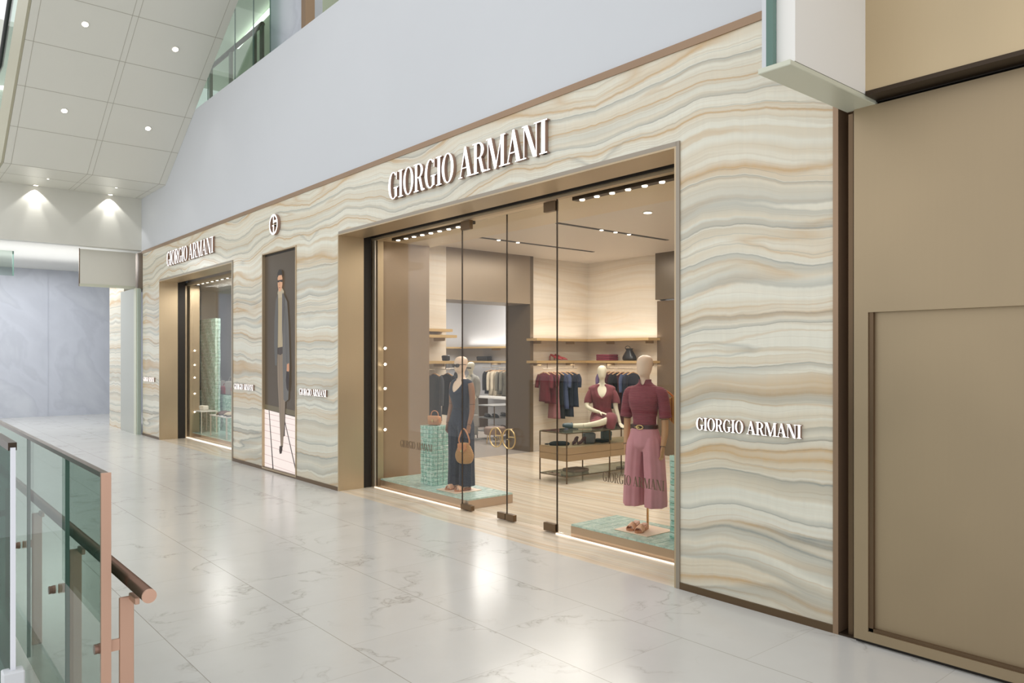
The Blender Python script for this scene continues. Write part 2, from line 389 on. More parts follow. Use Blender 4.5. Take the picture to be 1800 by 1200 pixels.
# facade: onyx cladding with the openings left out
X0, XA0, XA1, XB0, XB1, X1 = -18.40, -17.10, -12.875, -9.07, -3.612, -2.385
SX0, SX1 = -11.59, -10.352
HZ, TZ = 3.35, 4.06
bm = B()
for a, b in ((X0, XA0), (XA1, SX0), (SX1, XB0), (XB1, X1)): box(bm, a, b, F, 5.04, .05, HZ)
box(bm, SX0, SX1, F+.08, 5.04, .0, HZ); box(bm, X0, X1, F, 5.04, HZ, TZ)
struct('wall_facade', bm, ONYX)
# bronze trims of the facade
bm = B(); box(bm, X0, X1+.03, F-.01, 5.04, TZ, 4.12); struct('trim_1', bm, BRONZE_B)
bm = B()
for a, b in ((X0, XA0), (XA1, XB0), (XB1, X1)): box(bm, a, b, F-.012, 5.04, 0, .05)
struct('trim_2', bm, BRONZE_D)
k = .018
for n, (a, b) in zip((3, 4), ((XA0, XA1), (XB0, XB1))):
    bm = B(); y0 = F-.012; y1 = 5.04
    box(bm, a, a+k, y0, y1, 0, HZ); box(bm, b-k, b, y0, y1, 0, HZ); box(bm, a+k, b-k, y0, y1, HZ-k, HZ)
    struct('trim_%d' % n, bm, BRONZE)
    bm = B(); box(bm, b-.002, b+.03, y0-.001, F+.01, 0, HZ+.03); box(bm, a+k, b, y0-.001, F+.01, HZ-.004, HZ+.03)
    struct('trim_%d' % (n+23), bm, mat('grey_bronze', (158, 148, 134), .4, .4))
    # dark reveal behind the jamb
    bm = B(); box(bm, a-.35, a+.0, 5.05, 5.16, 0, 3.6); box(bm, b, b+.3, 5.05, 5.16, 0, 3.6); box(bm, a-.3, b+.3, 5.05, 5.16, 3.42, 3.6)
    struct('trim_%d' % (n+2), bm, DARK)
# far and near end trims, wall above
bm = B(); box(bm, -19.27, X0, F, 5.04, 3.27, 4.12); struct('trim_7', bm, BRONZE_D)
bm = B(); box(bm, -18.62, X0, F+.06, 5.04, 0, 3.27); struct('trim_8', bm, DARK)
bm = B(); box(bm, X1, X1+.035, F-.012, 5.04, 0, TZ); struct('trim_9', bm, BRONZE_B)
bm = B(); box(bm, X1+.035, -2.2, F+.12, 5.04, 0, TZ); box(bm, -2.3, -2.27, F+.02, F+.13, 0, 3.27); struct('trim_10', bm, BRONZE_D)
bm = B(); box(bm, X1+.035, -2.2, F-.01, F+.12, -.002, .012); struct('trim_11', bm, DARKM)
bm = B(); box(bm, -18.55, 1.5, F+.012, 4.95, 4.12, 6.41); struct('wall_upper', bm, WHITE)
bm = B(); box(bm, -18.75, -18.55, 0.2, F+.02, 4.15, 5.4); struct('wall_back', bm, WHITE2)
# grey marble wing and wall of the lobby
bm = B(); box(bm, -21.5, -20.05, F, 5.04, 0, 3.6); struct('wall_wing', bm, ONYX)
bm = B(); box(bm, -26.3, -26, -2, 9, 0, 4.35); box(bm, -25.99, -25.985, 4.01, 4.02, 0, 4.3); struct('wall_far', bm, GMARBLE)
bm = B(); box(bm, -26, -18.75, -2, 9, 4.32, 4.5); struct('ceiling_lobby', bm, mat('lobby_ceiling', (226, 226, 222), .6))
bm = B(); box(bm, -26, -19.3, 8.9, 9.1, 0, 4.35); struct('wall_lobby_side', bm, WHITE)

# upper level seen over the parapet and past the escalator
bm = B(); box(bm, -24, -4, 4.95, 9, 5.9, 6.0); struct('floor_upper', bm, MARBLE)
bm = B(); box(bm, -24, -4, 8.9, 9.1, 6, 10); struct('wall_upper_back', bm, mat('pale_green_wall', (206, 212, 196), .5))
bm = B(); box(bm, -24, -4, 4.95, 9, 10, 10.2); struct('ceiling_upper', bm, mat('pale_ceiling', (214, 218, 204), .5))
bm = B(); box(bm, -25.2, -25, -4, 5, 4.5, 11); struct('wall_upper_far', bm, mat('pale_far_wall', (222, 224, 216), .5))
bm = B(); box(bm, -12.45, -11.2, 5.15, 5.5, 6, 10); struct('wall_upper_column', bm, GMARBLE)

# ---- sloped soffit of the escalator overhead
KS = .580; yA, yB = 1.88, 4.690
def sx(x): return 5.31+KS*(x+16.72)
bm = B()
xe = -10.6
for y0, y1 in ((yA, yB),):
    pts = [(-18.55, 5.31), (-16.72, 5.31), (xe, sx(xe)), (xe, sx(xe)+.25), (-16.8, 5.56), (-18.55, 5.56)]
    prism(bm, pts, y0, y1, 'xz')
soff = struct('ceiling_soffit', bm, WHITE2)
# joints of the soffit panels: thin dark lines let into the underside
bm = B()
def sline(x0, x1, y0, y1):
    z0 = 5.31 if x0 <= -16.72 else sx(x0); z1 = 5.31 if x1 <= -16.72 else sx(x1)
    v = [bm.verts.new(p) for p in ((x0, y0, z0-.002), (x1, y0, z1-.002), (x1, y1, z1-.002), (x0, y1, z0-.002), (x0, y0, z0+.004), (x1, y0, z1+.004), (x1, y1, z1+.004), (x0, y1, z0+.004))]
    for f in ((0, 3, 2, 1), (4, 5, 6, 7), (0, 1, 5, 4), (1, 2, 6, 5), (2, 3, 7, 6), (3, 0, 4, 7)): bm.faces.new([v[i] for i in f])
for y in (1.99, 3.24, 3.33, 4.56):
    sline(-16.72, xe, y, y+.007); sline(-18.5, -16.72, y, y+.006)
for i in range(7):
    x = -16.72+.84*i
    sline(x, x+.008, yA+.0, yB)
sline(-17.62, -17.612, yA, yB)
obj('joint', bm, mat('joint_grey', (168, 164, 152), .6), soff)
# downlights in the soffit
def downlight(loc, tilt, r, label, group, power=0, ang=70, lamp=True):
    t = thing('recessed_downlight', label, 'ceiling light', loc, 0, group)
    b = B(); tube(b, [(0, 0, -.012), (0, 0, .0)], [r*1.25, r*1.3], 24); o = obj('rim', b, WHITE2, t); o.rotation_euler = (0, tilt, 0)
    b = B(); tube(b, [(0, 0, -.016), (0, 0, -.010)], [r, r], 24); o = obj('lens', b, E_LAMP if lamp else DARK, t); o.rotation_euler = (0, tilt, 0)
    if power: spot('downlight_beam', (loc[0], loc[1], loc[2]-.03), (loc[0], loc[1], 0), power, ang)
    return t
tl = -math.atan(KS)
for loc_, w in (((-13.698, 2.628, 7.063), 'upper left'), ((-13.743, 4.013, 7.037), 'upper right'), ((-15.368, 2.623, 6.094), 'lower left'), ((-15.421, 4.012, 6.063), 'lower right')):
    downlight(loc_, tl, .045, 'small round glowing downlight, %s of the four in the sloped white soffit' % w, 'downlights in the sloped soffit', 14)
for y, w in ((2.63, 'left'), (4.03, 'right')):
    downlight((-18.43, y, 5.31), 0, .04, '%s bright downlight washing the cream wall below the flat soffit' % w, 'wall washers at the back wall', 0)
    spot('wall_washer', (-18.47, y, 5.28), (-18.56, y, 4.4), 20, 96, (1, .98, .95), .3, .008)
    spot('wall_washer_core', (-18.47, y, 5.28), (-18.57, y, 4.2), 26, 42, (1, .98, .95), .8, .008)
for y, w in ((2.72, 'left'), (3.96, 'right')):
    downlight((-17.6, y, 5.31), 0, .018, 'tiny %s pin light in the flat part of the soffit' % w, 'pin lights in the flat soffit')
# escalator side skirt, glass and handrail above it
esc = thing('escalator', 'overhead escalator with beige side cladding and green glass balustrade at top left', 'escalator', (-16.7, yA, 5.31))
def E3(b, pts, y0, y1): prism(b, [(x+16.7, z-5.31) for x, z in pts], y0-yA, y1-yA, 'xz')
bm = B(); E3(bm, [(-18.5, 5.32), (-16.72, 5.32), (xe, sx(xe)+.01), (xe, sx(xe)+1.0), (-16.9, 6.28), (-18.5, 6.28)], yA-.04, yA-.002); obj('side_cladding', bm, mat('beige_cladding', (168, 164, 142), .5), esc)
bm = B(); E3(bm, [(-18.5, 6.28), (-16.9, 6.28), (xe, sx(xe)+1.0), (xe, sx(xe)+1.9), (-17.0, 7.15), (-18.5, 7.15)], yA-.03, yA-.015); obj('glass_balustrade', bm, GL_RAIL, esc)
bm = B(); tube(bm, [(-18.5+16.7, 0-.02, 7.18-5.31), (-17.0+16.7, -.02, 7.18-5.31), (xe+16.7, -.02, sx(xe)+1.93-5.31)], .045, 12); obj('handrail', bm, mat('black_rubber', (40, 42, 42), .5), esc, True)

# ============================================================ shop interior shell
bm = B(); box(bm, -10.5, -2.4, GY+.1, 6.27, 3.35, 3.6); struct('ceiling_front', bm, CEIL_STRIP)
bm = B(); box(bm, -10.6, -2.4, 6.27, 11.0, 3.6, 3.75); struct('ceiling_shop', bm, CEIL_IN)
bm = B(); box(bm, -9.35, -9.22, 5.245, 6.2, 0, 3.35); struct('wall_left', bm, brushed('brown_lacquer', (156, 136, 114), .25, .25))
bm = B(); box(bm, -10.9, -10.5, 6.2, 7.4, 0, 3.6); box(bm, -10.5, -9.35, 6.1, 6.2, 0, 3.6); struct('wall_left_onyx', bm, ONYX_IN)
bm = B(); box(bm, -11.2, -10.5, 7.4, 9.28, 2.72, 3.6); struct('wall_portal_header', bm, brushed('brown_header', (144, 128, 108), .35, .3))
bm = B(); box(bm, -11.2, -10.5, 9.28, 9.36, 0, 3.6); struct('wall_portal_jamb', bm, brushed('brown_jamb', (108, 94, 76), .35, .35))
bm = B(); box(bm, -10.75, -10.6, 9.36, 11.05, 0, 3.6); box(bm, -10.6, -8.78, 10.9, 11.05, 0, 3.6); struct('wall_corner_onyx', bm, ONYX_IN)
bm = B(); box(bm, -8.78, -2.4, 10.8, 11.05, 0, 2.75); struct('wall_right_brown', bm, brushed('brown_lacquer_dark', (110, 94, 76), .25, .3))
bm = B(); box(bm, -8.78, -2.4, 10.75, 11.05, 2.77, 3.6); struct('wall_right_header', bm, brushed('brown_header_dark', (104, 92, 76), .3, .3))
bm = B(); box(bm, -2.55, -2.4, 5.2, 11, 0, 3.6); struct('wall_right', bm, ONYX_IN)
# grey room behind
bm = B(); box(bm, -17.0, -11.2, 9.0, 12.7, 3.55, 3.7); box(bm, -17, -11.2, 7.0, 9.0, 3.55, 3.7); struct('ceiling_grey_room', bm, CEIL_GREY)
bm = B(); box(bm, -17.0, -16.8, 6.8, 12.7, 0, 3.55); box(bm, -16.8, -10.75, 12.4, 12.7, 0, 3.55); box(bm, -17, -11.2, 6.8, 7.0, 0, 3.55); box(bm, -10.9, -10.75, 11.05, 12.4, 0, 3.55)
struct('wall_grey_room', bm, WALL_GREY)

# ---- storefront glass
def pane(name, x0, x1, m=GL_SHOP, y=GY, z0=.02, z1=3.31):
    bm = B(); box(bm, x0, x1, y, y+.012, z0, z1); o = struct(name, bm, m)
    bm = B(); box(bm, x0-.004, x0+.004, y-.001, y+.013, z0, z1); obj('glass_edge', bm, DARKM, o)
    return o
pane('window_1', -8.99, -7.075); pane('window_2', -5.485, XB1)
pane('window_3', -17.3, XA1, y=5.28)
def fitting(b, x0, x1, z0, z1): box(b, x0, x1, GY-.02, GY+.032, z0, z1)
for nm, a, b_, hx in (('door_1', -7.065, -6.272, 0), ('door_2', -6.262, -5.492, 1)):
    d = pane(nm, a, b_, z0=.03, z1=3.27)
    bm = B()
    if hx == 0: fitting(bm, a, a+.2, .01, .07); fitting(bm, b_-.13, b_, .01, .08); fitting(bm, a, a+.17, 3.2, 3.30)
    else: fitting(bm, a, a+.13, .01, .08); fitting(bm, b_-.17, b_, .01, .09); fitting(bm, b_-.17, b_, 3.2, 3.30)
    bevel(bm, .004, 1); obj('patch_fitting', bm, BRONZE_D, d)
# header frame, jamb frame and LED base line
bm = B(); box(bm, -9.2, XB1, GY-.02, GY+.05, 3.312, 3.337); box(bm, -9.15, -9.0, 5.19, 5.31, 0, 3.312); box(bm, -9.22, -9.15, 5.17, 5.24, 0, 3.312)
struct('trim_13', bm, BRONZE)
bm = B(); box(bm, -17.6, XA1, 5.25, 5.34, 3.29, 3.345); box(bm, -17.5, -17.2, 5.2, 5.27, 0, 3.29); box(bm, -17.3, -17.1, 5.3, 5.5, 0, 3.29); struct('trim_14', bm, BRONZE)
bm = B(); box(bm, -9.02, -7.08, GY-.02, GY-.006, .0, .01); box(bm, -5.48, XB1-.02, GY-.02, GY-.006, 0, .01); struct('trim_15', bm, E_LED)
bm = B(); box(bm, -17.25, XA1, 5.25, 5.278, .0, .014); struct('trim_16', bm, E_LED)
bm = B(); box(bm, -9.012, -8.998, 5.18, 5.189, .02, 3.31); struct('trim_17', bm, SHINY)
bm = B(); box(bm, -17.85, -17.1, 5.16, 5.2, 0, 3.5); box(bm, -9.3, XB1, 5.15, 5.168, 3.34, 3.6); struct('trim_18', bm, DARK)

# ---- corridor right-hand side
bm = B(); box(bm, -2.232, 2, 4.64, 5.0, .025, 3.29)
pn = struct('wall_panel', bm, PANEL)
# recessed lower field: a frame of raised borders over the sunk sheet
bpy.data.objects.remove(pn)
bm = B(); box(bm, -2.232, -2.145, 4.63, 5.0, .025, 3.27); box(bm, -2.145, 2, 4.63, 5.0, .025, .085); box(bm, -2.145, 2, 4.63, 5.0, 2.02, 3.27)
struct('wall_panel', bm, PANEL)
bm = B(); box(bm, -2.145, 2, 4.665, 4.72, .085, 2.02); struct('wall_panel_sunk', bm, PANEL)
bm = B(); box(bm, -2.145, -2.118, 4.64, 4.668, .085, 2.02); box(bm, -2.145, 2, 4.64, 4.668, .085, .105); struct('trim_19', bm, BRONZE_D)
bm = B(); box(bm, -2.232, 2, 4.66, 5.0, 0, .025); struct('trim_20', bm, DARK)
bm = B(); box(bm, -2.2, 2, 4.64, 5.0, 3.285, 3.42); struct('trim_21', bm, DARK)
bm = B(); box(bm, -2.1, 2, 4.50, 5.0, 3.315, 6.4); struct('wall_right_upper', bm, PANEL_HI)
bm = B(); box(bm, -2.095, 2, 4.49, 4.64, 3.29, 3.315); struct('trim_22', bm, DARKM)
bm = B(); box(bm, -2.1, 2, 3.7, 4.50, 5.2, 5.4); struct('trim_23', bm, WHITE)
# white bulkhead with smoke-curtain rail
bm = B(); box(bm, -2.27, -2.1, 3.71, 4.68, 3.302, 6.4); struct('wall_bulkhead', bm, WHITE_B)
sc = thing('smoke_curtain_rail', 'pale green metal smoke curtain rail with glass fin under the white bulkhead', 'smoke curtain', (-2.2, 4.1, 3.27))
bm = B(); box(bm, -.09, .10, -.44, .56, 0.0, .03); bevel(bm, .004, 1); obj('bottom_rail', bm, mat('pale_green_metal', (206, 208, 190), .3), sc)
bm = B(); box(bm, -.07, -.045, -.43, -.395, .03, 2.5); obj('end_post', bm, WHITE, sc)
bm = B(); box(bm, -.045, -.005, -.43, -.395, .03, 2.5); obj('glass_fin', bm, GL_EDGE, sc)
# left: glazed smoke curtain and shutter leaf
lc = thing('smoke_curtain', 'frosted pale glass smoke curtain box hanging left of the facade end', 'smoke curtain', (-18.9, 4.05, 3.3))
bm = B(); box(bm, -.02, .02, -.53, .6, .06, .82); obj('glass_sheet', bm, mat('frosted_pane', (222, 220, 210), .3, alpha=1), lc)
bm = B(); box(bm, -.03, .03, -.54, .6, 0, .06); obj('bottom_rail', bm, mat('pale_green_metal', (206, 208, 190), .3), lc)
bm = B(); box(bm, -.025, .025, -.545, -.53, .0, .83); obj('end_strip', bm, BRONZE_D, lc)
lf = thing('shutter_leaf', 'tall narrow pale panel leaf folded at the far end of the facade', 'door leaf', (-19.3, 4.6, 0))
bm = B(); box(bm, -.72, .55, .0, .07, .0, 3.3); obj('leaf_panel', bm, mat('pale_metal_leaf', (188, 190, 182), .3, .2), lf)
bm = B(); box(bm, .55, .74, -.02, .07, 0, 3.3); obj('edge_post', bm, mat('pale_green_metal', (206, 208, 190), .3), lf)
bm = B(); box(bm, .74, .80, 0.0, .07, 0, 3.28); obj('rubber_seal', bm, mat('green_edge', (176, 188, 176), .3), lf)
hg = thing('hanging_glass_screen', 'small green glass screen hanging at the far left under the white ceiling', 'glass screen', (-22, 2.25, 3.72))
bm = B(); box(bm, -.01, .01, -.9, .42, 0, .62); obj('glass_sheet', bm, GL_CURT, hg)
bm = B(); box(bm, -.012, .012, .4, .43, 0, .62); obj('glass_edge', bm, GL_EDGE, hg)
bm = B(); box(bm, -.013, .013, -.0, .012, 0, .62); obj('glass_edge', bm, GL_EDGE, hg)

# ============================================================ lettering
def arc(cx, cy, rx, ry, a0, a1, n=18):
    return [(cx+rx*math.cos(math.radians(a0+(a1-a0)*i/n)), cy+ry*math.sin(math.radians(a0+(a1-a0)*i/n))) for i in range(n+1)]
SRF = .035
def glyph(ch):
    """list of polygons in a unit cap-height box, plus advance width"""
    P = []
    def rect(x0, x1, y0, y1): P.append([(x0, y0), (x1, y0), (x1, y1), (x0, y1)])
    def band(cx, cy, rx, ry, tx, ty, a0, a1, n=26):
        o = arc(cx, cy, rx, ry, a0, a1, n); i = arc(cx, cy, rx-tx, ry-ty, a0, a1, n)
        for k in range(n): P.append([o[k], o[k+1], i[k+1], i[k]])
    if ch == 'I': rect(.085, .235, 0, 1); rect(0, .32, 0, SRF); rect(0, .32, 1-SRF, 1); return P, .32
    if ch == 'O': band(.33, .5, .33, .515, .145, .035, 0, 360, 48); return P, .66
    if ch == 'G':
        band(.33, .5, .33, .515, .145, .035, 48, 300, 36)
        band(.33, .5, .33, .515, .06, .035, 300, 318, 6)
        rect(.44, .58, .06, .42); rect(.36, .66, .42-SRF, .42); rect(.535, .57, .70, .985); return P, .66
    if ch == 'R':
        rect(.085, .225, 0, 1); rect(0, .31, 0, SRF); rect(0, .3, 1-SRF, 1)
        rect(.22, .32, 1-SRF, 1); rect(.22, .34, .48, .48+SRF)
        band(.31, .74, .27, .26, .14, .035, -90, 90, 24)
        P.append([(.30, .5), (.44, .5), (.58, .06), (.68, .05), (.68, 0), (.50, -.01), (.45, .05)]); return P, .68
    if ch == 'A':
        P.append([(.32, 1.02), (.36, .94), (.115, .02), (.075, .02)]); P.append([(.32, 1.02), (.40, 1.02), (.66, .02), (.49, .02), (.30, .86)])
        rect(.17, .50, .30, .30+SRF); rect(0, .2, 0, SRF); rect(.43, .72, 0, SRF); return P, .72
    if ch == 'M':
        rect(.075, .11, 0, 1); rect(0, .19, 0, SRF); rect(0, .22, 1-SRF, 1)
        P.append([(.09, 1), (.25, 1), (.52, .06), (.45, -.02), (.40, -.02)]); P.append([(.43, -.02), (.48, -.02), (.76, 1), (.72, 1)])
        rect(.70, .845, 0, 1); rect(.62, .92, 0, SRF); rect(.70, .92, 1-SRF, 1); return P, .92
    if ch == 'N':
        rect(.075, .11, 0, 1); rect(0, .19, 0, SRF); rect(0, .22, 1-SRF, 1)
        P.append([(.08, 1), (.25, 1), (.65, -.02), (.58, -.02), (.48, .0)]); rect(.60, .64, -.02, 1); rect(.52, .74, 1-SRF, 1); return P, .74
    return P, .30
TEXT = 'GIORGIO ARMANI'
def wordmark(name, label, group, x0, z0, width, height, y, depth, face, side, kind='sign'):
    total = 0
    for ch in TEXT:
        total += .26 if ch == ' ' else glyph(ch)[1]+.01
    s = width/total
    t = thing(name, label, kind, (x0, y, z0), 0, group)
    cx = 0
    for ch in TEXT:
        if ch == ' ': cx += .26; continue
        polys, adv = glyph(ch); b = B()
        for p in polys:
            q = [((cx+a)*s, c*height) for a, c in p]
            f = [b.verts.new((a, -depth, c)) for a, c in q]; g = [b.verts.new((a, 0, c)) for a, c in q]
            b.faces.new(f).material_index = 0; b.faces.new(g[::-1]).material_index = 1
            for i in range(len(q)):
                b.faces.new([f[i], g[i], g[(i+1) % len(q)], f[(i+1) % len(q)]]).material_index = 1
        obj('letter_'+ch.lower(), b, [face, side], t)
        cx += adv+.01
    return t
wordmark('wall_lettering', 'large white lit lettering over the wide shop window', 'big lit names on the facade', -7.75, 3.58, 2.735, .305, F-.004, .038, E_SIGN, SIGN_SIDE)
wordmark('wall_lettering', 'large white lit lettering over the narrow far shop window', 'big lit names on the facade', -16.45, 3.60, 2.75, .28, F-.004, .038, E_SIGN, SIGN_SIDE)
for xx, lb in ((-3.42, 'small white lit name on the onyx pier nearest the bronze panels'), (-10.205, 'small white lit name between the portrait screen and the wide window'),
               (-12.735, 'small white lit name between the far window and the portrait screen'), (-18.25, 'small white lit name at the far left end of the facade')):
    wordmark('wall_lettering', lb, 'small lit names at chest height', xx, 1.215, .83, .088, F-.004, .022, E_SIGN, SIGN_SIDE)
wordmark('window_lettering', 'bronze name decal on the glass in front of the green glass pedestal', 'name decals on the window glass', -8.39, .60, .725, .088, GY-.001, .0015, DECAL, DECAL, 'decal')
wordmark('window_lettering', 'bronze name decal on the glass across the mauve trousers', 'name decals on the window glass', -4.865, .60, .72, .088, GY-.001, .0015, DECAL, DECAL, 'decal')
# round emblem over the portrait screen
em = thing('round_emblem', 'round white lit emblem above the portrait screen', 'sign', (-11.056, F-.004, 3.736))
def poly_part(name, polys, m, parent, d=.035, face=None):
    b = B()
    for q in polys:
        f = [b.verts.new((a, -d, c)) for a, c in q]; g = [b.verts.new((a, 0, c)) for a, c in q]
        b.faces.new(f).material_index = 0; b.faces.new(g[::-1]).material_index = 1
        for i in range(len(q)): b.faces.new([f[i], g[i], g[(i+1) % len(q)], f[(i+1) % len(q)]]).material_index = 1
    return obj(name, b, m, parent)
def ringpolys(R, r, a0=0, a1=360, n=36, sxx=1):
    o = arc(0, 0, R*sxx, R, a0, a1, n); i = arc(0, 0, r*sxx, r, a0, a1, n); return [[o[k], o[k+1], i[k+1], i[k]] for k in range(n)]
def emblem(parent, R, ms, d, t=1.0):
    poly_part('ring', ringpolys(R, R*(1-.19*t)), ms, parent, d)
    k = .11*t*R
    poly_part('letter_a', [[(-k, .10*R), (k*.7, .10*R), (k*.7, .86*R), (-k, .86*R)], [(k*.7, .16*R), (.84*R, .16*R), (.82*R, .16*R+k*2.0), (k*.7, .16*R+k*2.0)]], ms, parent, d*.96)
    poly_part('letter_g', [[(-k, -.86*R), (k*.9, -.86*R), (k*.9, -.04*R), (-k, -.04*R)], [(-.30*R, -.04*R-k*1.2), (k*.9, -.04*R-k*1.2), (k*.9, -.04*R), (-.30*R, -.04*R)]], ms, parent, d*.96)
emblem(em, .155, [E_SIGN, SIGN_SIDE], .045)
for x, d in ((-6.385, 'left'), (-6.165, 'right')):
    h = thing('door_pull', 'round gold emblem pull on the %s glass door leaf' % d, 'door handle', (x, GY-.045, .885), 0, 'gold pulls of the glass doors')
    emblem(h, .108, [GOLD_D, GOLD_D], .010, .42)
    for q in (.1, -.1): b = B(); tube(b, [(0, .0, q), (0, .046, q)], .006, 10); obj('standoff', b, GOLD_D, h, True)

# ============================================================ portrait screen
scr = thing('video_screen', 'tall lit portrait screen showing a walking man in a long grey coat', 'screen', (-10.97, F, .03))
SO = Vector((-10.971, F, .03))
bm = B(); w = (SX1-SX0)/2
box(bm, -w, -w+.022, -.012, .078, -.01, HZ-.03); box(bm, w-.022, w, -.012, .078, -.01, HZ-.03); box(bm, -w+.022, w-.022, -.012, .078, HZ-.05, HZ-.03); box(bm, -w+.022, w-.022, -.012, .078, -.01, .012)
obj('frame', bm, BRONZE, scr)
def em_mat(n, rgb, s=1.0): return mat(n, (10, 10, 10), .3, emit=rgb, estr=s, spec=.2)
PIC = {
'backdrop': ([(-11.570,3.300),(-10.374,3.300),(-10.374,.885),(-11.570,.943)], (78, 67, 54)),
'band': ([(-10.452,3.300),(-10.374,3.300),(-10.374,.869),(-10.452,.896)], (46, 36, 28)),
'olive': ([(-11.570,1.014),(-10.452,.970),(-10.452,.896),(-11.570,.934)], (104, 94, 72)),
'lit_floor': ([(-11.570,.934),(-10.374,.877),(-10.374,.042),(-11.570,.042)], (246, 232, 224)),
'tile_line': ([(-11.410,.926),(-11.384,.928),(-11.225,.042),(-11.264,.042)], (50, 40, 40)),
'tile_line_b': ([(-10.849,.838),(-10.824,.840),(-10.374,.045),(-10.408,.045)], (50, 40, 40)),
'rearleg': ([(-10.839,1.117),(-10.776,1.137),(-10.808,.580),(-10.869,.558)], (52, 44, 38)),
'trousers': ([(-11.085,1.810),(-10.853,1.826),(-10.788,1.136),(-10.818,.756),(-10.873,.406),(-10.952,.398),(-11.001,.872),(-11.064,1.382)], (132, 116, 98)),
'sweater': ([(-11.056,2.666),(-10.859,2.679),(-10.869,1.877),(-11.056,1.861)], (168, 152, 122)),
'belt': ([(-11.087,1.887),(-10.859,1.902),(-10.880,1.801),(-10.952,1.776),(-11.077,1.793)], (66, 56, 50)),
'neck': ([(-11.024,2.766),(-10.890,2.774),(-10.828,2.719),(-10.859,2.637),(-11.056,2.632),(-11.056,2.717)], (176, 162, 136)),
'coat_l': ([(-11.039,2.699),(-11.119,2.610),(-11.170,2.328),(-11.183,1.966),(-11.151,1.621),(-11.073,1.621),(-11.045,1.981),(-11.035,2.408)], (88, 86, 82)),
'coat_r': ([(-10.869,2.714),(-10.808,2.659),(-10.707,2.561),(-10.657,2.225),(-10.618,1.642),(-10.667,1.125),(-10.768,1.087),(-10.839,1.117),(-10.869,1.640),(-10.877,2.317)], (98, 95, 91)),
'hair': ([(-11.060,2.880),(-11.056,3.008),(-11.003,3.055),(-10.941,3.058),(-10.884,3.019),(-10.869,2.891),(-10.898,2.961),(-11.014,2.954)], (34, 26, 22)),
'face': ([(-11.047,2.939),(-11.014,2.971),(-10.898,2.970),(-10.873,2.925),(-10.873,2.824),(-10.910,2.742),(-10.962,2.720),(-11.006,2.740),(-11.039,2.819)], (206, 156, 120)),
'glasses': ([(-11.056,2.901),(-10.869,2.900),(-10.869,2.862),(-10.941,2.871),(-10.962,2.881),(-10.983,2.866),(-11.049,2.871)], (40, 30, 28)),
'shoe': ([(-10.972,.414),(-10.869,.431),(-10.865,.372),(-10.898,.310),(-10.964,.299),(-10.981,.345)], (50, 36, 30)),
'hand': ([(-10.703,1.641),(-10.628,1.659),(-10.620,1.559),(-10.667,1.500),(-10.711,1.541)], (196, 140, 106)),
'bag': ([(-10.719,1.541),(-10.632,1.534),(-10.628,1.376),(-10.657,1.242),(-10.715,1.290),(-10.739,1.406)], (44, 32, 28)),
'lapel': ([(-10.869,2.70),(-10.80,2.64),(-10.84,2.30),(-10.875,1.95)], (84, 80, 80)),
'sleeve': ([(-10.78,2.50),(-10.765,2.50),(-10.70,1.66),(-10.715,1.66)], (76, 72, 72)),
'trouser_crease': ([(-10.98,1.78),(-10.965,1.78),(-10.90,.46),(-10.915,.46)], (104, 90, 76)),
'mouth': ([(-10.985,2.79),(-10.925,2.79),(-10.93,2.776),(-10.98,2.776)], (160, 96, 82)),
'nose': ([(-10.962,2.87),(-10.948,2.87),(-10.944,2.815),(-10.968,2.815)], (180, 126, 96)),
}
for i, z in enumerate((.86, .78, .69, .59, .48, .36, .22, .09)):
    PIC['row%d' % i] = ([(-11.57, z+.02), (-10.374, z-.02), (-10.374, z-.026), (-11.57, z+.012)], (206, 176, 172))
bm = B(); mats = []
for k_, (key, (pts, rgb)) in enumerate(PIC.items()):
    mats.append(em_mat('screen_'+key, rgb, .95)); lay = .003 if key.startswith('row') else 0.002
    yy = .03-.0012*k_ if not key.startswith('row') else .0255
    f = bm.faces.new([bm.verts.new((a-SO.x, yy, c-SO.z)) for a, c in pts]); f.material_index = k_
obj('display', bm, mats, scr)
bm = B(); box(bm, -w+.022, w-.022, .035, .078, .0, HZ-.05); obj('screen_back', bm, DARK, scr)

# ============================================================ balustrade in the foreground
YG = .70
rl = thing('glass_balustrade', 'green glass balustrade with bronze handrail and copper posts in the foreground', 'balustrade', (-3.27, YG, 0))
def rb(b, x0, x1, y0, y1, z0, z1): box(b, x0+3.27, x1+3.27, y0-YG, y1-YG, z0, z1)
joints = [-3.27]
for a, b_ in ((-4.03, -3.285), (-5.15, -4.037), (-6.9, -5.157), (-8.9, -6.907), (-11.0, -8.907)):
    bm = B(); rb(bm, a, b_, YG-.008, YG+.008, .02, 1.28); g = obj('glass_pane', bm, GL_RAIL, rl)
    bm = B(); rb(bm, a-.003, a+.003, YG-.009, YG+.009, .02, 1.28); obj('pane_edge', bm, GL_EDGE, g)
bm = B(); rb(bm, -11, -3.285, YG-.012, YG+.012, 1.28, 1.30); obj('top_cap', bm, mat('cap_bronze', (110, 96, 86), .35, .6), rl)
bm = B(); rb(bm, -3.285, -3.27, YG-.018, YG+.018, .0, 1.30); obj('end_trim', bm, COPPER, rl)
bm = B(); tube(bm, [(-7.6, YG+.1-YG, .855), (3.27-3.06, .1, .855)], .026, 24); obj('handrail', bm, HANDR, rl, True)
bm = B(); tube(bm, [(3.27-3.062, .1, .855), (3.27-3.055, .1, .855)], .0262, 24); obj('handrail_end', bm, COPPER, rl)
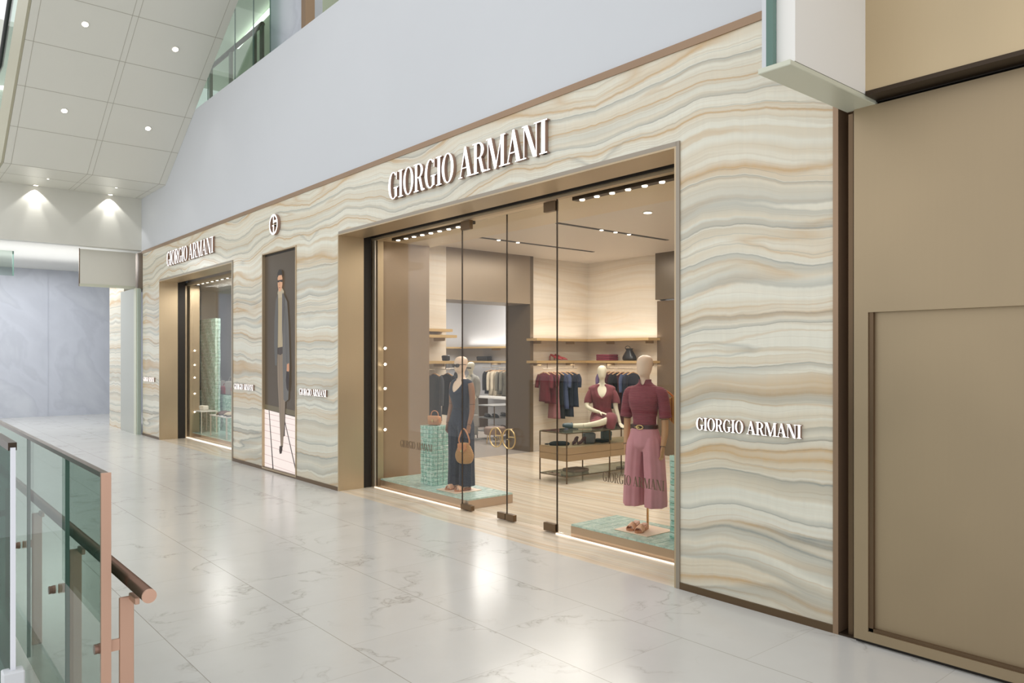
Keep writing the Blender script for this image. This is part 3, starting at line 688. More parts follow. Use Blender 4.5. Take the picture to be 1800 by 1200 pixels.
for i, x in enumerate((-3.30, -4.28, -5.42, -6.6, -7.9, -9.2)):
    q = x+3.27
    bm = B(); box(bm, q-.006, q+.006, .052, .106, 0, .80); bevel(bm, .003, 1); p = obj('post', bm, COPPER, rl)
    bm = B(); box(bm, q-.006, q+.09, .088, .106, .785, .812); bevel(bm, .004, 2); obj('rail_saddle', bm, COPPER, p)
    bm = B(); box(bm, q-.005, q+.005, .005, .053, .595, .64); obj('stub_arm', bm, COPPER, p)
    bm = B(); tube(bm, [(q, -.008, .617), (q, -.022, .617), (q, -.0225, .617), (q, -.036, .617)], [.02, .02, .018, .019], 20); obj('glass_clamp', bm, mat('clamp_metal', (150, 118, 104), .3, .6), p)
bm = B(); box(bm, -11, 2.5, .58, .66, -.25, -.001); struct('trim_24', bm, WHITE)
# nearer dark glass screen with white edge
dg = thing('escalator_screen', 'dark tinted glass screen with bright white edge post at the far lower left', 'glass screen', (-2.89, .35, .2))
bm = B(); box(bm, -3.2, -.012, -.008, .008, .0, 1.25); obj('glass_sheet', bm, GL_DARK, dg)
bm = B(); box(bm, -.008, .002, -.007, .007, .55, 1.26); obj('edge_post', bm, mat('white_edge', (226, 228, 236), .3, .2), dg)
bm = B(); box(bm, -3.2, -.012, -.012, .012, 1.25, 1.275); obj('top_cap', bm, DARKM, dg)
bm = B(); box(bm, -.03, .025, -.03, .03, -.3, .55); bevel(bm, .004, 1); obj('base_block', bm, WHITE, dg)

# ============================================================ display platforms and glass pedestals
def platform(x0, x1, y0, y1, label, h=.12, grp='glass-topped display platforms'):
    t = thing('display_platform', label, 'platform', ((x0+x1)/2, (y0+y1)/2, 0), 0, grp)
    a, b_ = (x1-x0)/2, (y1-y0)/2
    bm = B(); box(bm, -a, a, -b_, b_, 0, h-.018); obj('plinth', bm, brushed('plinth_bronze', (190, 166, 142), .2, .5, False), t)
    bm = B(); n = max(2, int((x1-x0)/.1)); m_ = int((y1-y0)/.2)
    for i in range(n):
        for j in range(m_):
            xa = -a+2*a*i/n; ya = -b_+2*b_*j/m_
            box(bm, xa+.002, xa+2*a/n-.002, ya+.002, ya+2*b_/m_-.002, h-.018, h-random.random()*.0015)
    obj('glass_top', bm, GFLOOR, t); return t
platform(-8.95, -6.99, 5.235, 5.9, 'low platform topped with green glass blocks under the navy mannequin')
platform(-5.32, -3.66, 5.235, 5.9, 'low platform topped with green glass blocks under the mauve trousers mannequin')
platform(-18.8, -12.9, 5.345, 6.3, 'low green glass platform in the far narrow window')
def pedestal(x0, x1, y0, y1, z1, label, grp='green glass pedestals', z0=.1205, m=GBLOCK, dz=.052):
    t = thing('glass_block_pedestal', label, 'pedestal', ((x0+x1)/2, (y0+y1)/2, z0), 0, grp)
    a, b_ = (x1-x0)/2, (y1-y0)/2; L = int(round((z1-z0)/dz)); bm = B()
    for k_ in range(L):
        za = k_*(z1-z0)/L; zb = za+(z1-z0)/L-.004; off = random.uniform(-.006, .006)
        nx = max(1, int(round(2*a/.075))); ny = max(1, int(round(2*b_/.075)))
        for i in range(nx):
            for j in range(ny):
                if nx > 2 and ny > 2 and 0 < i < nx-1 and 0 < j < ny-1: continue
                xa = -a+2*a*i/nx; ya = -b_+2*b_*j/ny; w_ = .5*math.sin(k_*.8+i)*.008
                box(bm, xa+.003, xa+2*a/nx-.003, ya+.003+w_, ya+2*b_/ny-.003+w_, za, zb)
    bevel(bm, .003, 1)
    obj('glass_blocks', bm, m, t)
    return t
pedestal(-8.27, -8.0, 5.42, 5.68, .875, 'green glass block pedestal carrying the tan saddle bag')
pedestal(-4.335, -4.06, 5.50, 5.74, .87, 'green glass block pedestal at the right edge of the wide window')

# ============================================================ people figures (mannequins)
def hand(b, w, d, nrm, s=1.0, curl=.5, spread=.1, side=1):
    """wrist w, direction d, palm normal nrm; thumb on the +side"""
    w = Vector(w); d = Vector(d).normalized(); nrm = Vector(nrm); nrm = (nrm-d*nrm.dot(d)).normalized(); e = d.cross(nrm)*side
    tube(b, [w-d*.02*s, w, w+d*.03*s, w+d*.07*s, w+d*.088*s], [x*s for x in (.024, .024, .034, .038, .032)], 14, [.75, .7, .5, .42, .35], up=e)
    for k_, (o_, L) in enumerate(((.027, .068), (.009, .078), (-.009, .072), (-.027, .056))):
        c = curl*(1+.12*k_); p = w+d*.078*s+e*o_*s; dd = (d+e*(o_*spread*20)).normalized()
        p1 = p+dd*L*.45*s; d2 = (dd*math.cos(c)+nrm*math.sin(c)); p2 = p1+d2*L*.32*s; d3 = (dd*math.cos(c*1.8)+nrm*math.sin(c*1.8)); p3 = p2+d3*L*.26*s
        tube(b, [p-dd*.02*s, p, p1, p2, p3], [x*s for x in (.0085, .009, .0085, .0078, .006)], 8)
    t0 = w+d*.02*s+e*.022*s; td = (d*.62+e*.62+nrm*.35).normalized(); t1 = t0+td*.038*s; td2 = (d*.85+e*.2+nrm*.45).normalized()
    tube(b, [t0-td*.01*s, t0, t1, t1+td2*.028*s], [x*s for x in (.012, .012, .0105, .008)], 8)
HEADR = [(1.47, .054, .054, 0, .012), (1.50, .049, .050, 0, .008), (1.535, .047, .052, 0, -.002), (1.555, .05, .066, 0, -.014), (1.58, .062, .082, 0, -.016), (1.62, .072, .093, 0, -.010),
         (1.67, .078, .100, 0, -.002), (1.715, .074, .094, 0, .004), (1.745, .055, .07, 0, .006), (1.762, .02, .026, 0, .006)]
TORSO = [(.80, .06, .07, 0, 0), (.86, .15, .105, 0, .005), (.92, .168, .115, 0, .008), (1.0, .145, .10, 0, 0), (1.10, .115, .082, 0, -.002), (1.18, .125, .09, 0, -.006), (1.27, .143, .112, 0, -.018),
         (1.34, .152, .10, 0, -.008), (1.40, .165, .078, 0, .006), (1.435, .15, .062, 0, .012), (1.46, .085, .052, 0, .012), (1.475, .055, .05, 0, .01)]
def mannequin(name, label, loc, rz, s, skin, arms, legs=True, shoes=True, headm=None, vox=.006, nose=False):
    t = thing(name, label, 'mannequin', loc, rz)
    b = B()
    loft(b, [tuple(v*s for v in r) for r in TORSO], 28)
    loft(b, [tuple(v*s for v in r) for r in HEADR], 28)
    if nose: tube(b, [(0, -.098*s, 1.665*s), (0, -.115*s, 1.62*s), (0, -.098*s, 1.605*s)], [.008*s, .014*s, .012*s], 8)
    if legs:
        for sd in (-1, 1):
            P, R = smoothpath([(sd*.085*s, 0, .86*s), (sd*.09*s, -.005*s, .66*s), (sd*.09*s, .0, .47*s), (sd*.09*s, .015*s, .32*s), (sd*.09*s, .012*s, .09*s)], [.085*s, .075*s, .052*s, .052*s, .034*s]); tube(b, P, R, 16)
            P, R = smoothpath([(sd*.09*s, .035*s, .045*s), (sd*.09*s, -.03*s, .055*s), (sd*.092*s, -.10*s, .035*s), (sd*.094*s, -.15*s, .028*s)], [.03*s, .038*s, .036*s, .022*s]); tube(b, P, R, 14, .8, up=(1, 0, 0))
    o = obj('body', b, skin, t, True); voxel(o, vox)
    for i, a in enumerate(arms):
        if not a: continue
        b = B(); P, R = smoothpath([tuple(v*s for v in p) for p in a['pts']], [r*s for r in a.get('r', (.05, .042, .036, .033, .026))]); tube(b, P, R, 16)
        hand(b, tuple(v*s for v in a['pts'][-1]), a['d'], a['n'], s*.98, a.get('curl', .5), a.get('spread', .1), a.get('side', 1))
        o = obj('arm', b, a.get('m', skin), t, True); voxel(o, .0045, 3)
        if 'm' in a:
            for k_, rr in ((2, .0378), (4, .0275)):
                c = Vector(a['pts'][k_])*s; dd = (Vector(a['pts'][k_])-Vector(a['pts'][k_-1])).normalized()
                b = B(); tube(b, [c-dd*.003, c+dd*.003], rr*s, 18); obj('joint_ring', b, mat('joint_brown', (84, 60, 46), .5), o)  # thin dark brown ring at the elbow and wrist joints
    return t
def fold(k_=9, amp=.05, ph=0, grow=1.0):
    def f(a, t, z, p, c):
        r = 1+amp*(t**grow)*math.sin(k_*a+ph+2.2*t)+amp*.4*(t**grow)*math.sin(2.3*k_*a+1.3*ph)
        return c+(p-c)*r
    return f

# ---- navy mannequin (left window)
s1 = .925; P1 = (-7.56, 5.55, .128)
pl = thing('base_plate', 'cream base plate under the navy mannequin', 'base plate', (-7.56, 5.52, .1205), .0, 'mannequin base plates')
bm = B(); box(bm, -.2, .2, -.2, .2, 0, .0075); bevel(bm, .002, 1); obj('plate', bm, PLATE, pl)
arms1 = [dict(pts=[(.155, .01, 1.40), (.19, .015, 1.30), (.205, .01, 1.13), (.21, -.01, 1.0), (.20, -.045, .87)], d=(-.05, -.12, -1), n=(-1, 0, 0), curl=1.2, m=WOODARM_D, side=1),
         dict(pts=[(-.155, .01, 1.40), (-.19, .015, 1.30), (-.205, .02, 1.13), (-.215, .0, 1.0), (-.215, -.035, .87)], d=(.0, -.15, -1), n=(1, 0, 0), curl=.45, m=WOODARM_D, side=-1)]
m1 = mannequin('female_mannequin', 'faceless mannequin in navy sleeveless jumpsuit and sunglasses holding a wicker bag', P1, .12, s1, SKIN, arms1)
def S_(r, s=s1): return [tuple(v*s for v in q) for q in r]
def vneck(depth, wid):
    def f(a, t, z, p, c):
        if t < .0: return p
        d = abs(((a+PI/2+PI) % (2*PI))-PI)    # angle away from the front (-Y)
        g = max(0, 1-d/wid)
        k_ = max(0, (t-.45)/.55)
        p = p.copy(); p.z -= depth*g*k_; return p
    return f
bm = B()
loft(bm, S_([(1.06, .128, .095, 0, 0), (1.10, .126, .094, 0, -.002), (1.18, .142, .106, 0, -.008), (1.27, .162, .13, 0, -.02), (1.34, .172, .116, 0, -.01), (1.40, .19, .09, 0, .006), (1.435, .175, .074, 0, .012), (1.462, .105, .062, 0, .014)]), 72, vneck(.22, .5), (False, False))
top = obj('jumpsuit_top', bm, NAVY, m1, True); sm = top.modifiers.new('solid', 'SOLIDIFY'); sm.thickness = .006
bm = B(); loft(bm, S_([(1.055, .135, .10, 0, 0), (1.08, .128, .094, 0, 0), (1.10, .126, .092, 0, 0), (1.12, .13, .096, 0, 0)]), 60, lambda a, t, z, p, c: c+(p-c)*(1+.02*math.sin(30*a)), (True, True)); obj('waistband', bm, NAVYD, m1, True)
bm = B(); loft(bm, S_([(1.07, .13, .095, 0, 0), (1.0, .155, .112, 0, .0), (.92, .182, .128, 0, .006), (.85, .178, .122, 0, .006), (.79, .12, .08, 0, .006)]), 48, fold(11, .03))
for sd in (-1, 1): loft(bm, S_([(.96, .045, .06, sd*.083, .004), (.93, .078, .10, sd*.083, .004), (.86, .096, .121, sd*.086, .004), (.7, .090, .118, sd*.096, .004), (.4, .086, .112, sd*.102, .008), (.12, .088, .118, sd*.106, .008), (.055, .089, .12, sd*.106, .008)]), 64, fold(8, .06, sd, .6))
o = obj('jumpsuit_trousers', bm, NAVY, m1, True); voxel(o, .005, 3)
bm = B(); box(bm, -.075, .075, -.012, .012, -.004, .004)
bmesh.ops.delete(bm, geom=bm.verts[:], context='VERTS')
for sd in (-1, 1): P, R = smoothpath([(sd*.008, -.096, 1.525), (sd*.03, -.098, 1.53), (sd*.055, -.085, 1.527), (sd*.05, -.09, 1.505), (sd*.025, -.1, 1.502), (sd*.008, -.1, 1.515)], [.008]*6, 3); tube(bm, P, R, 8)
for sd in (-1, 1):
    tube(bm, [(sd*.033, -.094, 1.53), (sd*.033, -.094, 1.503)], [.02, .019], 14, .25, up=(1, 0, 0)); tube(bm, [(sd*.055, -.083, 1.528), (sd*.076, -.03, 1.53), (sd*.074, .02, 1.525)], .003, 6)
tube(bm, [(-.02, -.103, 1.527), (.02, -.103, 1.527)], .003, 6)
obj('sunglasses_frame', bm, LENS, m1)
def sandal(name, label, loc, rz, group=None, toe=True, m=SANDAL, heel=.045, sc=1.0):
    t = thing(name, label, 'shoe', loc, rz, group)
    out = [(-.028, .10), (.028, .10), (.034, .03), (.03, -.02), (.044, -.08), (.036, -.125), (.0, -.145), (-.034, -.125), (-.042, -.08), (-.03, -.02), (-.034, .03)]
    b = B()
    f0 = [b.verts.new((x*sc, y*sc, .0)) for x, y in out]; f1 = [b.verts.new((x*sc, y*sc, (.016+(heel-.004)*max(0, (y+.06)/.16))*sc)) for x, y in out]
    b.faces.new(f0[::-1]); b.faces.new(f1)
    for i in range(len(out)): b.faces.new([f0[i], f0[(i+1) % len(out)], f1[(i+1) % len(out)], f1[i]])
    obj('sole', b, mat('sole_leather', (190, 132, 96), .4), t)
    b = B()
    N_ = 14; A = []
    for y, h in ((-.112, .040), (-.09, .05), (-.06, .058), (-.03, .064)):
        A.append([b.verts.new((.043*sc*math.cos(PI*i/N_), y*sc, .012*sc+h*sc*math.sin(PI*i/N_))) for i in range(N_+1)])
    for r0, r1 in zip(A, A[1:]):
        for i in range(N_): b.faces.new([r0[i], r0[i+1], r1[i+1], r1[i]])
    o = obj('strap', b, m, t, True); q = o.modifiers.new('solid', 'SOLIDIFY'); q.thickness = .004
    return t
cr, sr = math.cos(.12), math.sin(.12)
for sd, w in ((-1, 'left'), (1, 'right')):
    x, y = sd*.09*s1, -.035
    sandal('sandal', '%s copper slide sandal on the foot of the navy mannequin' % w, (P1[0]+x*cr-y*sr, P1[1]+x*sr+y*cr, P1[2]), .12, 'sandals of the navy mannequin', heel=.02)
# wicker bag in her hand
wb = thing('wicker_handbag', 'woven straw bucket bag with tan leather flap hanging from the navy mannequin hand', 'handbag', (-7.34, 5.44, .475), .35)
wb.scale = (1.14, 1.1, 1.08)
bm = B(); loft(bm, [(0, .05, .03, 0, 0), (.012, .08, .045, 0, 0), (.05, .105, .055, 0, 0), (.10, .112, .055, 0, 0), (.16, .09, .045, 0, 0), (.215, .058, .03, 0, 0), (.23, .04, .02, 0, 0)], 32); obj('basket', bm, WICKER, wb, True)
bm = B(); prism(bm, [(-.05, .225), (.05, .225), (.052, .17), (.03, .135), (-.03, .135), (-.052, .17)], -.062, -.040, 'xz'); bevel(bm, .004, 2); obj('flap', bm, TAN, wb)
bm = B(); disc(bm, (0, -.064, .145), .014, .004, 'y'); obj('clasp', bm, GOLD, wb)
bm = B(); P, R = smoothpath([(-.055, 0, .21), (-.07, 0, .26), (-.045, 0, .34), (-.01, 0, .385), (.03, 0, .34), (.06, 0, .26), (.055, 0, .21)], [.008]*7); tube(bm, P, R, 10); obj('handle', bm, TAN, wb, True)
# tan saddle bag on the pedestal
sb = thing('saddle_handbag', 'small tan leather saddle bag with gold clasp on the green glass pedestal', 'handbag', (-8.13, 5.55, .8735), .35)
bm = B(); prism(bm, [(-.07, 0), (.07, 0), (.088, .03), (.09, .075), (.078, .115), (-.078, .115), (-.09, .075), (-.088, .03)], -.035, .035, 'xz'); bevel(bm, .012, 3); obj('bag_body', bm, TAN, sb, True)
bm = B(); prism(bm, [(-.078, .122), (.078, .122), (.086, .085), (.06, .045), (-.06, .045), (-.086, .085)], -.045, .0, 'xz'); bevel(bm, .006, 2); obj('flap', bm, mat('tan_leather_light', (206, 146, 100), .4), sb, True)
bm = B(); tube(bm, [(0, -.05, .07), (0, -.046, .04)], [.008, .008], 12); disc(bm, (0, -.052, .065), .012, .006, 'y'); obj('clasp', bm, GOLD, sb)
bm = B(); P, R = smoothpath([(-.06, .0, .118), (-.045, 0, .165), (0, .0, .185), (.045, 0, .165), (.06, 0, .118)], [.006]*5); tube(bm, P, R, 10); obj('handle', bm, TAN, sb, True)

# ---- mauve mannequin (right window)
s2 = .93; P2 = (-4.70, 5.6, .128)
pl = thing('base_plate', 'cream base plate under the mauve trousers mannequin', 'base plate', (-4.68, 5.56, .1205), .0, 'mannequin base plates')
bm = B(); box(bm, -.2, .2, -.19, .2, 0, .0075); bevel(bm, .002, 1); obj('plate', bm, PLATE, pl)
arms2 = [dict(pts=[(.160, .01, 1.39), (.20, .015, 1.28), (.215, .015, 1.12), (.222, .0, .98), (.215, -.03, .85)], d=(-.03, -.12, -1), n=(-1, 0, 0), curl=.45, m=WOODARM, side=1),
         dict(pts=[(-.160, .01, 1.39), (-.20, .015, 1.28), (-.215, .03, 1.12), (-.215, .02, .98), (-.195, -.03, .85)], d=(.05, -.12, -1), n=(1, 0, 0), curl=.5, m=WOODARM, side=-1)]
m2 = mannequin('female_mannequin', 'faceless mannequin in burgundy ribbed top and wide mauve trousers in the window', P2, .22, s2, SKIN, arms2, legs=False)
bm = B(); loft(bm, S_([(1.04, .128, .092, 0, 0), (1.10, .124, .09, 0, -.002), (1.18, .137, .10, 0, -.006), (1.27, .158, .128, 0, -.02), (1.34, .168, .115, 0, -.01), (1.40, .18, .09, 0, .006), (1.435, .165, .076, 0, .012), (1.46, .10, .064, 0, .012), (1.49, .066, .060, 0, .008), (1.515, .066, .062, 0, .004)], s2), 48, lambda a, t, z, p, c: p-Vector((0, 0, .085*max(0, 1-abs(((a+PI/2+PI) % (2*PI))-PI)/.55)*max(0, (t-.8)/.2))), (True, False))
for sd in (-1, 1):
    P, R = smoothpath([(sd*.11*s2, .008, 1.39*s2), (sd*.175*s2, .012, 1.372*s2), (sd*.205*s2, .014, 1.26*s2), (sd*.222*s2, .014, 1.13*s2)], [.052, .060, .056, .058]); tube(bm, P, R, 20)
top = obj('knit_top', bm, RIBBED, m2, True)
bm = B(); loft(bm, S_([(1.02, .143, .107, 0, 0), (1.025, .144, .108, 0, 0), (1.055, .140, .105, 0, 0), (1.06, .138, .103, 0, 0)], s2), 48); bl = obj('belt', bm, BELT, m2, True)
bm = B(); P, R = smoothpath([(.035*math.cos(a), -.104-.0+.012*abs(math.cos(a))*0, .965+.018*math.sin(a)) for a in [2*PI*i/10 for i in range(11)]], [.005]*11, 2); tube(bm, P, R, 8); tube(bm, [(-.055, -.104, .965), (.0, -.108, .965)], .005, 8); obj('buckle', bm, GOLD, bl, True)
bm = B(); loft(bm, S_([(1.05, .136, .101, 0, 0), (1.02, .141, .104, 0, 0), (.97, .158, .112, 0, .0), (.90, .18, .128, 0, .004), (.84, .182, .128, 0, .004), (.79, .12, .08, 0, .004)], s2), 48, fold(8, .03))
for sd in (-1, 1): loft(bm, S_([(.97, .045, .06, sd*.085, .004), (.93, .080, .105, sd*.085, .004), (.86, .100, .126, sd*.088, .004), (.74, .098, .130, sd*.101, .004), (.45, .100, .134, sd*.117, .006), (.27, .103, .140, sd*.121, .006), (.235, .100, .134, sd*.121, .006)], s2), 64, fold(6, .07, sd*2, .7))
o = obj('wide_trousers', bm, MAUVE, m2, True); voxel(o, .005, 3)
bm = B(); tube(bm, [(.02, .02, .0), (.02, .02, .9)], .011, 14); obj('support_rod', bm, GOLD, m2, True)
cr, sr = math.cos(.22), math.sin(.22)
for x, y, w in ((-.075, -.07, 'left'), (.04, -.085, 'right')):
    sandal('sandal', '%s copper slide sandal standing empty before the support rod' % w, (P2[0]+x, P2[1]+y, .128), .35, 'empty sandals on the cream plate', heel=.05, sc=.92)
yb = thing('woven_shoulder_bag', 'yellow woven shoulder bag behind the elbow of the ribbed top mannequin', 'handbag', (-4.52, 5.85, 1.09), .5)
bm = B(); prism(bm, [(-.13, .12), (0, .0), (.14, .16), (.09, .26), (.02, .32), (-.08, .26)], -.03, .03, 'xz'); bevel(bm, .012, 2); obj('bag_body', bm, YELLOWW, yb, True)
bm = B(); P, R = smoothpath([(-.03, 0, .28), (-.10, -.03, .34), (-.16, -.12, .345), (-.215, -.2, .24), (-.2, -.1, .16), (-.1, .0, .2)], [.009]*6); tube(bm, P, R, 8); obj('strap', bm, mat('orange_leather', (214, 130, 70), .4), yb, True)

# ---- seated mannequin on the table
sp = (-7.80, 8.32, .705)
st = thing('seated_mannequin', 'pale faceless mannequin in a draped burgundy dress sitting on the glass table', 'mannequin', sp, .75)
s3 = .93; b = B(); dz = -.775
loft(b, [(z*s3+dz*s3, rx*s3, ry*s3, cx*s3, cy*s3) for z, rx, ry, cx, cy in TORSO], 24); loft(b, [(z*s3+dz*s3, rx*s3*.92, ry*s3*.92, cx, cy*s3) for z, rx, ry, cx, cy in HEADR], 24)
P, R = smoothpath([(.09, 0, .09), (.13, -.20, .12), (.12, -.38, .15), (-.05, -.38, .09), (-.26, -.36, .05)], [.08, .07, .052, .046, .034]); tube(b, P, R, 14)
P, R = smoothpath([(-.09, 0, .09), (-.06, -.18, .09), (-.02, -.30, .07), (-.2, -.33, .05), (-.42, -.32, .045)], [.08, .07, .05, .044, .032]); tube(b, P, R, 14)
P, R = smoothpath([(-.41, -.32, .045), (-.48, -.33, .05), (-.54, -.36, .05)], [.03, .032, .02]); tube(b, P, R, 12)
o = obj('body', b, SKIN_P, st, True); voxel(o, .007)
for pts, d, n_, c_, sd in (([(.15, .0, .535), (.19, -.01, .42), (.20, -.02, .30), (.23, -.06, .18), (.26, -.10, .065)], (.25, -.6, -.25), (0, 0, -1), .15, 1),
                           ([(-.15, .0, .535), (-.20, -.02, .42), (-.215, -.06, .31), (-.12, -.16, .26), (-.03, -.22, .235)], (.9, -.45, -.2), (0, 0, -1), .3, -1)):
    b = B(); P, R = smoothpath(pts, [.044, .04, .036, .03, .024]); tube(b, P, R, 14); hand(b, pts[-1], d, n_, .9, c_, .1, sd); o = obj('arm', b, SKIN_P, st, True); voxel(o, .005, 3)
bm = B(); loft(bm, [(z*s3+dz*s3, rx*s3, ry*s3, 0, cy*s3) for z, rx, ry, _, cy in [(.86, .19, .14, 0, 0), (.95, .18, .13, 0, 0), (1.05, .15, .11, 0, 0), (1.12, .14, .10, 0, 0), (1.20, .165, .12, 0, 0), (1.29, .195, .135, 0, -.01), (1.36, .205, .12, 0, 0), (1.41, .205, .095, 0, .0), (1.44, .16, .078, 0, .01), (1.465, .085, .064, 0, .012)]], 72,
     lambda a, t, z, p, c: (lambda q: c+(q-c)*(1+.03*math.sin(14*a+9*t)))(vneck(.26, .5)(a, t, z, p, c)), (True, False))
for sd in (-1, 1): P, R = smoothpath([(sd*.10, 0, .555), (sd*.155, -.005, .53), (sd*.20, -.01, .42), (sd*.205, -.02, .36)], [.04, .052, .060, .060]); tube(bm, P, R, 18)
o = obj('draped_top', bm, DRAPE, st, True); q = o.modifiers.new('solid', 'SOLIDIFY'); q.thickness = .004
bm = B(); P, R = smoothpath([(.06, .02, .10), (.12, -.18, .13), (.13, -.36, .155), (.13, -.41, .10), (.12, -.40, .03)], [.12, .105, .085, .07, .06]); tube(bm, P, R, 22)
P, R = smoothpath([(-.06, .02, .10), (-.05, -.18, .10), (-.04, -.30, .085), (-.16, -.33, .07)], [.115, .095, .075, .06]); tube(bm, P, R, 20)
obj('skirt', bm, DRAPE, st, True)
bm = B(); P, R = smoothpath([(-.42, -.325, .043), (-.49, -.335, .05), (-.56, -.37, .055)], [.036, .04, .026]); tube(bm, P, R, 12); tube(bm, [(-.42, -.32, .05), (-.44, -.29, .09)], [.02, .008], 8); obj('shoe', bm, mat('teal_leather', (64, 84, 92), .4), st, True)

# ---- display table
tb = thing('display_table', 'bronze framed display table with two drawers rows and glass top', 'table', (-7.81, 8.2, 0))
tx0, tx1, ty0, ty1 = -.28, .28, -.87, .87
bm = B(); box(bm, tx0, tx1, ty0, ty1, .305, .495); obj('body', bm, TABLEW, tb)
for y0, y1 in ((ty0+.004, -.004), (.004, ty1-.004)):
    for z0, z1 in ((.312, .396), (.402, .488)):
        bm = B(); box(bm, tx1, tx1+.008, y0, y1, z0, z1); obj('drawer', bm, TABLEW, tb)
for z0, z1 in ((.312, .396), (.402, .488)):
    bm = B(); box(bm, tx0+.01, tx1-.01, ty0-.006, ty0, z0, z1); obj('end_panel', bm, TABLEW, tb)
for x in (tx0, tx1-.012):
    for y in (ty0, -.006, ty1-.012):
        bm = B(); box(bm, x, x+.014, y-.004, y+.010, 0, .695); obj('leg', bm, BRONZE_D, tb)
bm = B(); box(bm, tx0, tx1, ty0, ty1, .692, .704); obj('glass_top', bm, GL_TABLE, tb)
bm = B()
for y in (ty0-.002, ty1-.01): box(bm, tx0, tx1, y, y+.012, .684, .694)
for x in (tx0-.001, tx1-.01): box(bm, x, x+.011, ty0, ty1, .684, .694)
obj('top_frame', bm, BRONZE_D, tb)
bm = B(); box(bm, tx0, tx1, ty0, ty1, .098, .106); obj('lower_shelf', bm, GL_TABLE, tb)
bm = B()
for y in (ty0-.002, ty1-.01): box(bm, tx0, tx1, y, y+.012, .088, .098)
for x in (tx0-.001, tx1-.01): box(bm, x, x+.011, ty0, ty1, .088, .098)
obj('shelf_frame', bm, BRONZE_D, tb)
TX, TY = -7.81, 8.2
def pump(label, loc, rz, m, group, sc=1.0):
    t = thing('high_heel_shoe', label, 'shoe', loc, rz, group)
    b = B(); P, R = smoothpath([(0, .10, .095), (0, .06, .082), (0, 0, .05), (0, -.06, .034), (0, -.12, .016)], [.024, .028, .027, .03, .008]); tube(b, [p*sc for p in P], [r*sc for r in R], 14, .7, up=(1, 0, 0)); obj('upper', b, m, t, True)
    b = B(); tube(b, [(0, .11*sc, .08*sc), (0, .112*sc, 0)], [.011*sc, .005*sc], 8); obj('heel', b, m, t); return t
def dbag(name, label, loc, rz, w_, d_, h_, m, group=None, handle=True):
    t = thing(name, label, 'bag', loc, rz, group)
    b = B(); box(b, -w_/2, w_/2, -d_/2, d_/2, 0, h_); bevel(b, min(w_, d_, h_)*.22, 3); obj('bag_body', b, m, t, True)
    b = B(); box(b, -w_/2*.96, w_/2*.96, -d_/2-.004, -d_/2+.01, h_*.5, h_*.9); bevel(b, .003, 1); obj('flap', b, m, t)
    if handle: b = B(); P, R = smoothpath([(-w_*.3, 0, h_*.97), (-w_*.2, 0, h_*1.25), (w_*.2, 0, h_*1.25), (w_*.3, 0, h_*.97)], [.006]*4); tube(b, P, R, 8); obj('handle', b, m, t, True)
    return t
def foldpile(label, x, y, z, w_, d_, n, m, rz=0, group=None, h=.022):
    for i in range(n):
        o = B(); box(o, -w_/2, w_/2, -d_/2, d_/2, 0, h); bevel(o, h*.4, 3)
        q = obj('folded_garment', o, m, None, True, (x, y, z+i*(h+.001))); q.rotation_euler = (0, 0, rz+.03*(i % 2))
        pos = ('bottom', 'middle', 'topmost', 'upper')[min(i, 3)] if n > 1 else 'single'
        tag(q, label % pos, 'folded clothing', group)
TZ0 = .4955
bq = thing('clutch_bag', 'long soft black clutch lying at the near end inside the display table', 'bag', (-7.84, 7.48, TZ0), .9)
bm = B(); loft(bm, [(0, .13, .045, 0, 0), (.02, .15, .055, 0, 0), (.045, .13, .045, 0, 0), (.06, .08, .025, 0, 0)], 24, fold(5, .05)); obj('pouch', bm, BLACKC, bq, True)
bm = B(); P, R = smoothpath([(-.13, 0, .03), (-.17, -.03, .02), (-.2, .0, .02), (-.16, .04, .02)], [.008]*4); tube(bm, P, R, 8); obj('strap', bm, BLACKC, bq, True)
pump('left dark red high heel between the black clutch and the grey box bag', (-7.76, 7.72, TZ0), .5, BURGD, 'high heels inside the display table')
pump('right dark red high heel beside the grey box bag', (-7.68, 7.77, TZ0), .3, BURGD, 'high heels inside the display table')
dbag('box_bag', 'grey box bag with black side inside the display table', (-7.74, 7.98, TZ0), 1.1, .17, .12, .16, LEATHER_S, None, False)
foldpile('%s black folded item beyond the grey box bag in the table', -7.78, 8.25, TZ0, .22, .2, 1, BLACKC, .2, None, .04)
dbag('tote_bag', 'slate blue tote at the far end inside the display table', (-7.84, 8.45, TZ0), 1.3, .15, .10, .15, mat('slate_teal', (84, 100, 108), .5), None, False)
foldpile('%s grey folded knit on the lower glass shelf of the display table', -7.78, 7.75, .1065, .26, .3, 1, cloth('taupe_cloth', (150, 136, 124)), 0, None, .05)

